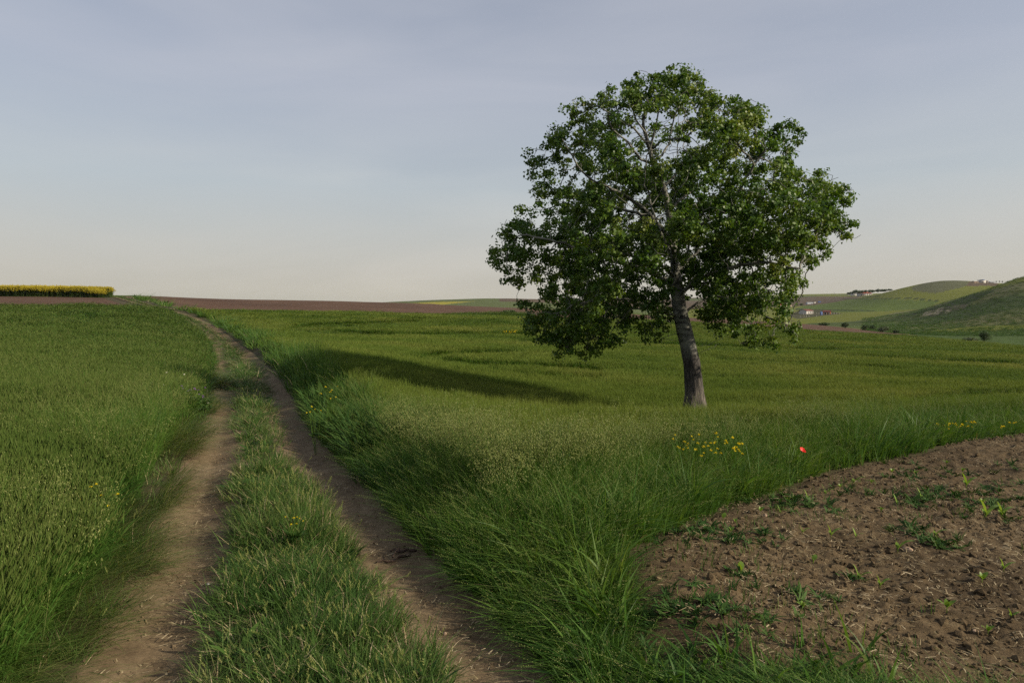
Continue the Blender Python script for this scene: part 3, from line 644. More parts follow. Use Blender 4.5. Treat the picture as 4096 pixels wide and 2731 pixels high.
HOLES = [(2615, 560, 190, 85, .62), (2290, 680, 75, 45, .7), (2880, 685, 55, 50, .75), (2790, 770, 50, 38, .7), (2725, 1010, 35, 50, .8), (2270, 1130, 35, 55, .7), (3080, 600, 90, 30, .6), (2560, 860, 60, 40, .5),
         (3180, 830, 80, 40, .55), (2170, 1010, 70, 50, .5), (2480, 1080, 60, 40, .4), (3050, 1060, 70, 40, .5), (3130, 1290, 90, 60, .45), (2640, 1290, 40, 60, .4), (2740, 860, 40, 40, .5), (3250, 1000, 60, 40, .4), (2100, 830, 60, 30, .5), (2900, 930, 50, 30, .45)]
HL = [(*tp(a, b)[[0, 2]], c*TD/F, d*TD/F, p_) for a, b, c, d, p_ in HOLES]
trunk = [(2780, 1700, 0, .215), (2780, 1615, 0, .196), (2777, 1563, 0, .182), (2769, 1461, 0, .168), (2754, 1385, .0, .160), (2736, 1308, .02, .160), (2722, 1257, .05, .150), (2713, 1186, .08, .135), (2703, 1104, .1, .112), (2699, 1043, .1, .090), (2690, 960, .08, .078), (2674, 843, .0, .068), (2655, 749, -.1, .058), (2610, 654, -.15, .05), (2600, 598, -.15, .042), (2570, 500, -.1, .03), (2590, 400, -.1, .02)]
limbs = [  # start index on trunk, points (px, py, depth), r0
 (9, [(2652, 950, -.15), (2608, 871, -.4), (2551, 815, -.6), (2495, 777, -.7), (2420, 745, -.8), (2391, 730, -.9), (2306, 664, -1.0), (2250, 560, -1.1)], .07),
 (12, [(2700, 700, .2), (2760, 640, .5), (2850, 560, .8), (2930, 480, .9)], .04),
 (14, [(2640, 570, -.4), (2683, 560, -.6), (2750, 545, -.9), (2810, 470, -1.1)], .035),
 (13, [(2600, 600, -.2), (2585, 540, -.3), (2550, 480, -.4), (2520, 420, -.4)], .036),
 (13, [(2560, 640, -.3), (2530, 600, -.45), (2505, 560, -.55), (2450, 520, -.7), (2430, 460, -.8)], .040),
 (13, [(2650, 620, -.1), (2675, 570, .1), (2690, 500, .2), (2710, 430, .2)], .036),
 (14, [(2612, 550, -.2), (2630, 490, -.25), (2640, 420, -.3), (2650, 340, -.3)], .030),
 (14, [(2561, 540, -.3), (2480, 480, -.5), (2400, 420, -.6)], .035),
 (8, [(2740, 1050, .3), (2800, 1000, .6), (2891, 951, .9), (3033, 906, 1.2), (3127, 868, 1.3), (3260, 820, 1.5)], .05),
 (9, [(2731, 937, -.3), (2800, 900, -.7), (2900, 850, -1.1), (3000, 690, -1.5), (3060, 600, -1.6)], .05),
 (7, [(2770, 1130, -.4), (2860, 1090, -.9), (2960, 1060, -1.3), (3080, 1050, -1.6), (3200, 1080, -1.8)], .05),
 (6, [(2670, 1258, -.1), (2617, 1239, -.3), (2520, 1200, -.7), (2420, 1190, -1.0), (2300, 1220, -1.3)], .045),
 (7, [(2660, 1120, .4), (2560, 1070, .9), (2440, 1040, 1.4), (2300, 1050, 1.8)], .05),
 (8, [(2640, 1060, -.4), (2520, 1020, -.9), (2380, 1000, -1.2), (2200, 960, -1.4), (2080, 940, -1.4)], .05),
 (10, [(2640, 900, .4), (2540, 850, .9), (2420, 820, 1.2), (2280, 790, 1.5), (2180, 740, 1.5)], .045),
 (11, [(2720, 800, .5), (2800, 740, 1.0), (2900, 700, 1.3), (3020, 650, 1.5)], .04),
 (7, [(2760, 1150, .6), (2850, 1120, 1.1), (2980, 1120, 1.6), (3100, 1170, 1.9)], .045),
 (6, [(2760, 1230, .2), (2840, 1180, .3), (2950, 1200, .3), (3050, 1260, .2), (3150, 1300, 0)], .035),
 (8, [(2700, 1040, -.8), (2680, 960, -1.5), (2620, 880, -2.0)], .04), (8, [(2740, 1060, .9), (2760, 980, 1.6), (2780, 900, 2.1)], .04)]
nodes = []; par = []; rad0 = []
def chain(pts, start, rads):
    prev = start
    for i in range(1, len(pts)):
        a, b = pts[i-1], pts[i]; n = max(1, int(round(np.linalg.norm(b-a)/.16)))
        for k_ in range(1, n+1):
            t_ = k_/n; nodes.append(a+(b-a)*t_+(rng.normal(0, .012, 3) if start is not None and len(pts) < 12 else 0)); par.append(prev); rad0.append(rads[i-1]+(rads[i]-rads[i-1])*t_); prev = len(nodes)-1
        ends.append(prev)
    return prev
ends = []
tpts = [tp(a, b, c_) for a, b, c_, _ in trunk]
nodes.append(tpts[0]); par.append(-1); rad0.append(trunk[0][3]); ends.append(0)
chain(tpts, 0, [q[3] for q in trunk]); tidx = list(ends); ntrunk = len(nodes)
for si, pts, r0 in limbs:
    ends = []; p3 = [nodes[tidx[si]]]+[tp(*q) for q in pts]
    chain(p3, tidx[si], list(np.linspace(r0, .016, len(p3))))
nhand = len(nodes)
# attraction points through the crown volume
ox0, oz0 = OW.min(0); ox1, oz1 = OW.max(0)
qx = U(ox0, ox1, 26000); qz = U(oz0, oz1, 26000); m_ = in_poly(qx, qz, OW); qx, qz = qx[m_], qz[m_]
de, _, _ = dist_poly(qx, qz, OW, closed=True)
Wd = np.minimum(2.7, .35+1.75*de); s_ = rng.random(len(qx)); sgn = np.where(rng.random(len(qx)) < .5, -1, 1)
qy = TD+sgn*Wd*np.sqrt(s_)
lim = rng.random(len(qx)) < (Wd/2.7)*.9+.12
clump = fbm(qx*1.0+qy*.3, qz+qy*.5, 1.5, 2, 50)
lim &= (clump > .40) | (rng.random(len(qx)) < .35)
for hx, hz, a_, b_, p_ in HL: lim &= ~((((qx-hx)/a_)**2+((qz-hz)/b_)**2 < 1) & (rng.random(len(qx)) < p_*.9))
AT = np.stack([qx, qy, qz], 1)[lim][:5200]
NA = np.array(nodes); near = np.zeros(len(AT), int); nd_ = np.full(len(AT), 1e9)
def upd(new0):
    Nn = np.array(nodes[new0:])
    for c0 in range(0, len(Nn), 400):
        d = np.linalg.norm(AT[:, None]-Nn[None, c0:c0+400], axis=2); j = d.argmin(1); dm = d[np.arange(len(AT)), j]; b = dm < nd_
        nd_[b] = dm[b]; near[b] = new0+c0+j[b]
upd(6)
alive = np.ones(len(AT), bool); STEP = .13
for it in range(70):
    act = alive & (nd_ < 2.2)
    if not act.any(): break
    ii = near[act]; dirs = AT[act]-np.array(nodes)[ii]; dirs /= np.linalg.norm(dirs, axis=1)[:, None]+1e-9
    acc = np.zeros((len(nodes), 3)); np.add.at(acc, ii, dirs); cnt = np.bincount(ii, minlength=len(nodes))
    g = np.where(cnt > 0)[0]; new0 = len(nodes)
    if len(nodes) > 14000: break
    for i in g:
        v = acc[i]/cnt[i]+rng.normal(0, .13, 3)
        v[2] += .05; l = np.linalg.norm(v)
        if l < .05: continue
        nodes.append(nodes[i]+v/l*STEP); par.append(i); rad0.append(0)
    upd(new0); alive &= nd_ > .17
print('tree nodes', len(nodes), 'unreached', int(alive.sum()))
NP = np.array(nodes); PA = np.array(par); n = len(NP)
ch = np.bincount(PA[1:], minlength=n); a2 = np.zeros(n)
for i in range(n-1, 0, -1):
    if ch[i] == 0: a2[i] = .0042**2.25
    a2[PA[i]] += a2[i]+(.0006**2.25)
rad = np.minimum(a2**(1/2.25), .075); rad = np.maximum(rad, .0038)
r0 = np.array(rad0); hb = np.arange(n) < nhand; rad[hb] = np.where(np.arange(n)[hb] < ntrunk, r0[hb], np.clip(rad[hb], r0[hb]*.75, r0[hb]*1.1))
def tubes(idx_list, sides, name, mats, extra=None):
    """each edge parent->child is a tapered tube that shares its ends' radii"""
    V = []; Fq = []
    i = np.array(idx_list); p_ = PA[i]; a = NP[p_]; b = NP[i]; d = b-a; l = np.linalg.norm(d, axis=1)+1e-9; d = d/l[:, None]
    up = np.where(np.abs(d[:, 2:3]) < .9, [[0, 0, 1.]], [[1., 0, 0]]); s = np.cross(d, up); s /= np.linalg.norm(s, axis=1)[:, None]; t_ = np.cross(d, s)
    ra = np.minimum(rad[p_], rad[i]*1.35); rb = rad[i]; a = a-d*(ra*.3)[:, None]; b = b+d*(rb*.3)[:, None]
    for c0, r_ in ((a, ra), (b, rb)):
        for k_ in range(sides):
            q = 2*math.pi*k_/sides; V.append(c0+(s*math.cos(q)+t_*math.sin(q))*r_[:, None])
    V = np.stack(V, 1).reshape(-1, 3); base = (np.arange(len(i))*sides*2)[:, None, None]
    f = np.array([(k_, (k_+1) % sides, sides+(k_+1) % sides, sides+k_) for k_ in range(sides)])
    return mesh_from(name, V, 4, (base+f[None]).reshape(-1, 4), mats, smooth=True)
def bark():
    m, t, out = mat('poplar_bark'); p = nd(t, 'ShaderNodeBsdfPrincipled'); co = nd(t, 'ShaderNodeTexCoord').outputs['Object']
    sx = nd(t, 'ShaderNodeSeparateXYZ'); t.links.new(co, sx.inputs[0])
    mpv = nd(t, 'ShaderNodeMapping'); mpv.inputs['Scale'].default_value = (14, 14, 2.6); t.links.new(co, mpv.inputs[0])
    mph = nd(t, 'ShaderNodeMapping'); mph.inputs['Scale'].default_value = (3.5, 3.5, 12); t.links.new(co, mph.inputs[0])
    fur = noise_n(t, 1.6, 6, .65, mpv.outputs[0], .6); lent = noise_n(t, 1.0, 4, .6, mph.outputs[0], .3); pat = noise_n(t, 1.8, 4, .6, co)
    rough = ramp(t, fur, [(.38, (.026, .022, .018)), (.5, (.075, .064, .052)), (.68, (.165, .14, .112))])
    smooth = ramp(t, lent, [(.38, (.024, .023, .02)), (.45, (.09, .092, .078)), (.54, (.15, .15, .125)), (.74, (.25, .245, .20))])
    hgt = math_n(t, 'ADD', sx.outputs['Z'], math_n(t, 'MULTIPLY_ADD', pat, 1.1, -.55))
    mr = nd(t, 'ShaderNodeMapRange'); mr.inputs['From Min'].default_value = 1.55; mr.inputs['From Max'].default_value = 1.85; t.links.new(hgt, mr.inputs['Value'])
    # a darker collar just below where the bark turns smooth
    mr2 = nd(t, 'ShaderNodeMapRange'); mr2.inputs['From Min'].default_value = .7; mr2.inputs['From Max'].default_value = 1.3; t.links.new(hgt, mr2.inputs['Value'])
    rough = mixc(t, mr2.outputs[0], rough, mixc(t, 1., rough, (.42, .42, .44), 'MULTIPLY'))
    c_ = mixc(t, mr.outputs[0], rough, smooth); t.links.new(c_, p.inputs['Base Color']); p.inputs['Roughness'].default_value = .85
    b = nd(t, 'ShaderNodeBump'); b.inputs['Strength'].default_value = 1.0; b.inputs['Distance'].default_value = .03
    inv = math_n(t, 'SUBTRACT', 1., mr.outputs[0]); t.links.new(math_n(t, 'MULTIPLY', fur, inv), b.inputs['Height']); t.links.new(b.outputs[0], p.inputs['Normal'])
    t.links.new(p.outputs[0], out.inputs[0]); return m
M['bark'] = bark()
tx, ty = tpts[1][0], tpts[1][1]; tz = Tz(tx, ty)
tree = empty('poplar_tree', (tx, ty, tz), 'large leaning poplar with round green crown standing alone in the wheat', 'tree')
def under(o, par_):
    o.parent = par_; o.matrix_parent_inverse.identity(); o.location = (-Vector(par_.location)); return o
# trunk: one continuous tube with bark relief
tp_i = list(range(ntrunk)); P3 = NP[tp_i]; rr_ = rad[tp_i]
ss = np.concatenate([[0], np.cumsum(np.linalg.norm(np.diff(P3, axis=0), axis=1))]); st = np.arange(0, ss[-1], .05)
PX = np.stack([np.interp(st, ss, P3[:, q]) for q in range(3)], 1)
for _ in range(6): PX[1:-1] = (PX[:-2]+2*PX[1:-1]+PX[2:])/4
PR = np.interp(st, ss, rr_)*(1+.28*np.exp(-np.clip(st-.35, 0, 9)/.22)); sides = 36; V = []
tg = np.gradient(PX, axis=0); tg /= np.linalg.norm(tg, axis=1)[:, None]; sv = np.cross(tg, [0, 1, 0]); sv /= np.linalg.norm(sv, axis=1)[:, None]; uv_ = np.cross(tg, sv)
th = np.linspace(0, 2*np.pi, sides, endpoint=False)
wobb = 1+.05*np.sin(th[None]*3+st[:, None]*1.1)+.05*(vnoise(np.broadcast_to(th*3, (len(st), sides)), np.broadcast_to(st[:, None]*5, (len(st), sides)), 1., 2)-.5)*2
furr = 1-.06*np.clip(1-st[:, None]/1.6, 0, 1)*(np.abs(np.sin(th[None]*9+3*vnoise(np.broadcast_to(st[:, None]*6, (len(st), sides)), np.broadcast_to(th*2, (len(st), sides)))))**2)
RRr = PR[:, None]*wobb*furr
V = (PX[:, None]+(sv[:, None]*np.cos(th)[None, :, None]+uv_[:, None]*np.sin(th)[None, :, None])*RRr[..., None]).reshape(-1, 3)
I = np.arange(len(st)*sides).reshape(len(st), sides); J = np.roll(I, -1, 1)
me = mesh_from('trunk', V, 4, np.stack([I[:-1], J[:-1], J[1:], I[1:]], -1).reshape(-1, 4), [M['bark']], smooth=True)
M_off = Vector((tx, ty, tz))
for v_mesh in (me,): v_mesh.transform(__import__('mathutils').Matrix.Translation(-M_off))
link('trunk', me, tree)
bi = [i for i in range(ntrunk, n)]
me = tubes(bi, 5, 'branches', [M['bark']]); me.transform(__import__('mathutils').Matrix.Translation(-M_off)); link('branches', me, tree)
# leaves: sprays on every thin branch
thin = np.where((rad < .0125) & (np.arange(n) >= nhand))[0]
wt = np.where(ch[thin] == 0, 2.0, 1.0)
NSP = 3700
sel = rng.choice(thin, NSP, p=wt/wt.sum()); c = NP[sel]+rng.normal(0, .05, (NSP, 3))+[[0, 0, .02]]; dirn = NP[sel]-NP[PA[sel]]; dirn /= np.linalg.norm(dirn, axis=1)[:, None]+1e-9
keep = np.ones(NSP, bool)
for hx, hz, a_, b_, p_ in HL: keep &= ~((((c[:, 0]-hx)/a_)**2+((c[:, 2]-hz)/b_)**2 < 1) & (rng.random(NSP) < p_*.8))
for px_, py_, a_, b_, dmax, p_ in ((2560, 830, 75, 62, -.25, .9), (2470, 765, 50, 40, -.35, .8), (2330, 690, 90, 45, -.5, .85), (2620, 560, 150, 100, .4, .85), (2520, 520, 60, 60, .2, .7), (2695, 1020, 32, 70, 0, .92), (2652, 930, 28, 40, -.1, .9), (2655, 760, 25, 45, 0, .8), (2720, 1200, 45, 60, 0, .9), (2640, 1245, 50, 22, 0, .8)):
    hx, hz = tp(px_, py_)[[0, 2]]; a2_, b2_ = a_*TD/F, b_*TD/F; fx_ = TD/c[:, 1]
    keep &= ~(((((c[:, 0]*fx_-hx)/a2_)**2+(((c[:, 2]-CZ)*fx_+CZ-hz)/b2_)**2) < 1) & (c[:, 1] < TD+dmax) & (rng.random(NSP) < p_))
fx_ = TD/c[:, 1]; cxp = c[:, 0]*fx_; czp = (c[:, 2]-CZ)*fx_+CZ; dO, _, _ = dist_poly(cxp, czp, OW, closed=True); keep &= in_poly(cxp, czp, OW) & (dO > .03)
c, dirn = c[keep], dirn[keep]; NSP = len(c)
lb = RB(); per = 46
cr_s = np.where(rng.random(NSP) < .25, U(.05, .08, NSP), U(.09, .16, NSP)); cl_r = rng.random(NSP)
for k_ in range(per):
    o3 = rng.normal(0, 1, (NSP, 3)); o3 /= np.linalg.norm(o3, axis=1)[:, None]; rad3 = rng.random(NSP)**.42*(1+.5*(rng.random(NSP) < .12))
    b0 = c+o3*(cr_s*rad3)[:, None]*[[1.15, 1.15, .85]]+dirn*(cr_s*.5)[:, None]
    nm_ = o3*.9+rng.normal(0, .55, (NSP, 3))+[[0, 0, .35]]; nm_ /= np.linalg.norm(nm_, axis=1)[:, None]
    ax = np.cross(nm_, rng.normal(0, 1, (NSP, 3))); ax[:, 2] -= .35; ax /= np.linalg.norm(ax, axis=1)[:, None]
    sd_ = np.cross(nm_, ax); sd_ /= np.linalg.norm(sd_, axis=1)[:, None]
    ln = U(.042, .072, NSP); lb.leaves(b0, ax, sd_, ln, ln*U(.8, 1.0, NSP), np.clip(cl_r*.6+rng.random(NSP)*.5-.05, 0, 1))
me = lb.mesh('crown', [M['leaf']]); me.transform(__import__('mathutils').Matrix.Translation(-M_off)); link('crown', me, tree)
print('leaves', NSP*per)

# ------------------------------------------------------------------ small things on the bare soil and the track
def quick(name, rb, mats, parent=None): return link(name, rb.mesh(name, [M[m_] for m_ in mats]), parent)
def on_ground(px, py, soil=True):
    p_ = unproj(px, py); z = max(float(soil_z(p_[0], p_[1])), Tz(*p_)) if soil else Tz(*p_); return (p_[0], p_[1], z)
def rock_mesh(name, r, m_, seed=0, flat=.7, sub=2):
    import bmesh
    bm = bmesh.new(); bmesh.ops.create_icosphere(bm, subdivisions=sub, radius=r); g_ = np.random.default_rng(seed); k_ = g_.uniform(-1, 1, (5, 3)); ph = g_.uniform(0, 6, 5)
    for v in bm.verts:
        n_ = np.array(v.co)/r; f = 1+.12*sum(math.sin(3.2*float(k_[q]@n_)+ph[q]) for q in range(5))+g_.uniform(-.05, .05)
        v.co = v.co*f; v.co.z *= flat
    me = bpy.data.meshes.new(name); bm.to_mesh(me); bm.free(); me.materials.append(m_); return me
# clods and straw litter
col_ = bpy.data.collections.new('stock_clod')
for i in range(4): col_.objects.link(bpy.data.objects.new(f'clod_{i:02d}', rock_mesh(f'clod_{i}', .016, M['soil'], i, .65, 1)))
PC['clod'] = (col_, 4)
x, y = screen_pts(30000, 2.5, 13, .05, .95, .9)
zz, dl, dr, ds = zones(x, y); pc_ = fbm(x, y, 1.3, 3, 60); k_ = (zz == 7) & (rng.random(len(x)) < .25+1.6*np.clip(pc_-.42, 0, 1)*2); x, y = x[k_], y[k_]
sz = np.exp(rng.normal(-.85, .62, len(x))); sz = np.clip(sz, .15, 2.1)
scatter('soil_clods', 'clod', x, y, sxy=sz, sz=sz, tilt=.5, z=soil_z(x, y)+.002, label='crumbly brown soil clods strewn over the bare field', cat='clods')
def proto_bits():
    b = RB(); n_ = 7; b.blades(np.c_[disk(n_, .10), np.full(n_, .004)], AZ(n_), U(.008, .05, n_), U(1.35, 1.5, n_), U(1.5, 1.6, n_), U(.0025, .006, n_), rng.random(n_), 0, 2, prof='stem', twist=U(-.3, .3, n_)); return b
protos('bits', proto_bits, ['straw'], 4)
x, y = screen_pts(4600, 2.5, 13, .05, .95, .9); zz, dl, dr, ds = zones(x, y); k_ = zz == 7
scatter('straw_litter', 'bits', x[k_], y[k_], z=soil_z(x[k_], y[k_])+.008, sxy=U(.6, 1.3, k_.sum()), tilt=.15, label='pale bits of straw littering the bare brown soil', cat='straw')
x, y = screen_pts(5000, 2.5, 22, -.8, .2, .9); zz, dl, dr, ds = zones(x, y); k_ = (zz == 2) | (zz == 4)
scatter('path_litter', 'bits', x[k_], y[k_], zoff=.022, rz=rng.normal(0, .5, k_.sum()), sxy=U(.6, 1.4, k_.sum()), tilt=.1, label='thin straw scattered over the two dirt wheel ruts', cat='straw')
col_ = bpy.data.collections.new('stock_grit')
for i in range(3): col_.objects.link(bpy.data.objects.new(f'grit_{i:02d}', rock_mesh(f'grit_{i}', .006, M['path'], i+7, .7, 1)))
PC['grit'] = (col_, 3)
x, y = screen_pts(5000, 2.5, 9, -.8, .2, .9); x, y = screen_pts(14000, 2.5, 12, -.8, .2, .9); zz, dl, dr, ds = zones(x, y); k_ = (zz == 2) | (zz == 4); q = np.clip(np.exp(rng.normal(-.6, .6, k_.sum())), .3, 2.2)
scatter('path_grit', 'grit', x[k_], y[k_], zoff=.014, sxy=q, sz=q, tilt=.5, label='small grit and crumbs of earth on the dirt ruts', cat='grit')
# low weeds on the soil
protos('wideblade', lambda: proto_grass(7, .06, (.18, .42), (.010, .020), (0, .3), (.4, 1.9), 6, 0), ['tall', 'pale', 'straw'], 3)
n_ = 26; y = U(2.8, 3.12, n_); x = U(.25, 1.75, n_)*np.clip(y/3, .9, 1.1)
scatter('wide_bladed_grass', 'wideblade', x, y, sxy=1., sz=U(.35, .72, n_), tilt=.15, label='broad-bladed grass rising along the near edge of the bare soil', cat='grass')
Z7 = lambda zx, zy: (2500+zx/1.2738, 1500+zy/1.2738)
wx = []; wy = []
for zx, zy, r_, n_ in ((930, 740, .22, 60), (880, 700, .2, 30), (1620, 920, .16, 34), (1660, 940, .1, 14), (1640, 690, .3, 34), (1750, 640, .35, 46), (1900, 615, .5, 50), (1930, 530, .6, 40), (1440, 850, .12, 18), (1460, 540, .3, 26), (1150, 640, .25, 26), (1560, 690, .3, 26), (1190, 1120, .08, 8), (870, 1250, .18, 22), (480, 880, .25, 40),
                       (300, 900, .3, 60), (640, 920, .2, 30), (1820, 770, .2, 20), (700, 690, .3, 34), (600, 1130, .08, 10), (1480, 480, .3, 20), (540, 1330, .3, 60), (420, 1430, .3, 60), (1960, 700, .2, 30)):
    c_ = unproj(*Z7(zx, zy)); p_ = disk(n_, r_)*[1.3, .8]; wx.append(c_[0]+p_[:, 0]); wy.append(c_[1]+p_[:, 1])
wx = np.concatenate(wx); wy = np.concatenate(wy); k_ = rng.random(len(wx)) < .36; wx, wy = wx[k_], wy[k_]
scatter('low_weeds', 'broad', wx, wy, z=soil_z(wx, wy)+.003, sxy=U(.3, .62, len(wx)), sz=U(.18, .42, len(wx)), tilt=.3, label='low dark green weeds creeping in patches over the bare soil', cat='weeds')
x, y = screen_pts(520, 2.7, 6.5, .1, .8, .9); zz, dl, dr, ds = zones(x, y); pt = fbm(x, y, 1.4, 2, 77); k_ = (zz == 7) & (pt+.25*np.exp(-ds*1.5) > .58)
protos('shoot', lambda: proto_grass(5, .06, (.03, .09), (.003, .006), (0, .3), (.1, .6), 3, 0), ['short', 'seedling', 'straw'], 3)
scatter('grass_shoots', 'shoot', x[k_], y[k_], z=soil_z(x[k_], y[k_]), tilt=.15, label='thin upright green shoots coming up through the bare soil', cat='grass')
# seedlings: stem and leaves
def seedling_parts(kind):
    st_ = RB(); lv = []
    h = .035 if kind != 2 else .02
    st_.blades(np.zeros((1, 2)), np.array([.3]), np.array([h]), np.array([.05]), np.array([.2]), np.array([.005]), np.array([.3]), 0, 2, prof='stem'); 
    st_.blades(np.zeros((1, 2)), np.array([1.9]), np.array([h]), np.array([.05]), np.array([.2]), np.array([.005]), np.array([.3]), 0, 2, prof='stem')
    spec = {0: [(2.7, .13, .1, .7, .034), (-.4, .14, .5, 1.7, .038), (1.2, .06, .5, 1.4, .026)], 1: [(0, .07, .5, 1.3, .04), (3.1, .07, .6, 1.4, .04), (1.6, .05, .2, .6, .026), (4.6, .05, .2, .7, .024)], 2: [(.4, .05, .6, 1.3, .036), (2.6, .04, .2, .9, .032)]}[kind]
    for a_, l_, p0_, p1_, w_ in spec:
        b = RB(); b.blades(np.array([[0, 0, h*.93]]), np.array([a_]), np.array([l_]), np.array([p0_]), np.array([p1_]), np.array([w_]), np.array([.3+.4*rng.random()]), 0, 5, prof='leaf', twist=np.zeros(1)); lv.append(b)
    return st_, lv
def copy_tree(o, parent=None):
    c_ = o.copy(); C.objects.link(c_)
    if parent is not None: c_.parent = parent
    for ch_ in list(o.children): copy_tree(ch_, c_)
    return c_
SL = 'small bright green seedling standing on the bare brown soil'
master = []
for kd in range(3):
    e_ = empty('seedling', (0, 0, 0), SL, 'seedling', 'seedlings on the bare soil'); st_, lv = seedling_parts(kd)
    quick('stem', st_, ['seedling'], e_)
    for b in lv: quick('leaf', b, ['seedling'], e_)
    master.append(e_)
used = [False]*3
seeds = [(500, 800, 45, 2), (560, 812, 30, 2), (690, 765, 40, 1), (790, 775, 40, 0), (960, 1045, 50, 2), (905, 1320, 50, 1), (1390, 975, 85, 0), (1640, 1310, 70, 1), (1300, 1170, 60, 0), (1175, 900, 45, 0), (1050, 880, 60, 0), (905, 860, 40, 0), (1820, 1140, 60, 1), (1930, 1085, 60, 0), (1580, 890, 60, 0), (1840, 775, 85, 0), (1920, 765, 70, 0), (1510, 680, 60, 0), (1385, 710, 50, 0), (1305, 755, 30, 1), (1255, 588, 30, 1), (1095, 630, 30, 1),
         (1740, 600, 65, 0), (1820, 700, 40, 1), (1020, 660, 50, 0), (930, 690, 50, 0), (1850, 1410, 50, 1), (1480, 545, 30, 1), (1640, 478, 30, 1), (1165, 600, 60, 0), (830, 700, 40, 0), (1190, 1130, 70, 0), (540, 885, 36, 2), (1970, 1330, 50, 0), (1720, 520, 30, 1), (1360, 530, 30, 1)]
for zx, zy, s_, kd in seeds:
    e_ = master[kd] if not used[kd] else copy_tree(master[kd]); used[kd] = True
    px_, py_ = Z7(zx, zy); g3 = on_ground(px_, py_); e_.location = g3; k_ = s_/1.2738*g3[1]/F/.14*(1.6 if kd == 2 else 1.25 if kd == 1 else .85); e_.scale = (k_*1.35,)*3; e_.rotation_euler = (0, 0, rng.uniform(-.5, .5))
# one large two-leaved seedling
e_ = empty('seedling', on_ground(*Z7(592, 1130)), 'broad-leaved pale green seedling, the largest at the left side of the bare soil', 'seedling', None)
st_, lv = seedling_parts(2); quick('stem', st_, ['seedling'], e_)
for b in lv: quick('leaf', b, ['seedling'], e_)
e_.scale = (1.0, 1.0, 1.3); e_.rotation_euler = (0, 0, .9)
# stones
M['tanstone'] = plain('tan_stone', (.27, .19, .125), .85, .25, 30, .3); M['whitestone'] = plain('white_stone', (.36, .34, .30), .8, .2, 30, .2)
for (px_, py_, r_, mm, lab, nm, soil_) in ((*Z7(1440, 968), .030, 'tanstone', 'rounded tan stone lying alone on the bare soil beside a seedling', 'stone', True), (*Z7(712, 782), .016, 'tanstone', 'small orange-tan stone beside a seedling near the grass edge', 'stone', True),
        (*Z7(1790, 1415), .014, 'tanstone', 'small flat tan stone low on the right of the bare soil', 'stone', True), (832, 2322, .010, 'whitestone', 'small white pebble on the dirt of the left rut', 'pebble', False), (1778, 2506, .013, 'tanstone', 'small brown pebble on the dirt of the right rut', 'pebble', False)):
    o = link(nm, rock_mesh(nm, r_, M[mm], int(px_), .75)); g3 = on_ground(px_, py_, soil_); o.location = (g3[0], g3[1], g3[2]+r_*.45+(.012 if not soil_ else 0)); tag(o, lab, 'stone')
# sticks at the edge of the right rut
M['stick'] = plain('dead_wood', (.06, .038, .028), .9, .3, 40, .4)
def tube_mesh(name, pts, rads, m_, sides=7):
    V = []; P3 = np.array(pts, float); tg_ = np.gradient(P3, axis=0)
    for p_, t_, r_ in zip(P3, tg_, rads):
        t_ = Vector(t_).normalized(); a_ = t_.orthogonal().normalized(); b_ = t_.cross(a_)
        for k_ in range(sides): q = 2*math.pi*k_/sides; V.append(Vector(p_)+(a_*math.cos(q)+b_*math.sin(q))*r_)
    Fc = [(i*sides+k_, i*sides+(k_+1) % sides, (i+1)*sides+(k_+1) % sides, (i+1)*sides+k_) for i in range(len(pts)-1) for k_ in range(sides)]
    return mesh_from(name, [tuple(v) for v in V], 4, Fc, [m_], smooth=True)
for (a_, b_, lab, twig) in (((1505, 2240), (1640, 2200), 'dark crooked stick lying on dirt, nearer of two beside the right rut', ((1570, 2222), (1600, 2190))), ((1560, 2185), (1665, 2188), 'dark forked stick lying at the grass edge behind another stick', ((1600, 2186), (1580, 2172)))):
    pa, pb = unproj(*a_), unproj(*b_); o0 = empty('stick', (pa[0], pa[1], Tz(*pa)+.02), lab, 'stick', None); n_ = 7; L_ = []
    for i in range(n_):
        t_ = i/(n_-1); q = pa*(1-t_)+pb*t_+np.array([0, .02*math.sin(i*2.1)]); L_.append((q[0]-pa[0], q[1]-pa[1], Tz(*q)-Tz(*pa)+.008+.006*math.sin(i*1.7)))
    link('branch', tube_mesh('branch', L_, np.linspace(.006, .011, n_), M['stick']), o0)
    t0, t1 = unproj(*twig[0]), unproj(*twig[1]); 
    link('twig', tube_mesh('twig', [(t0[0]-pa[0], t0[1]-pa[1], .012), ((t0+t1)[0]/2-pa[0], (t0+t1)[1]/2-pa[1], .03), (t1[0]-pa[0], t1[1]-pa[1], .035)], [.006, .004, .002], M['stick']), o0)

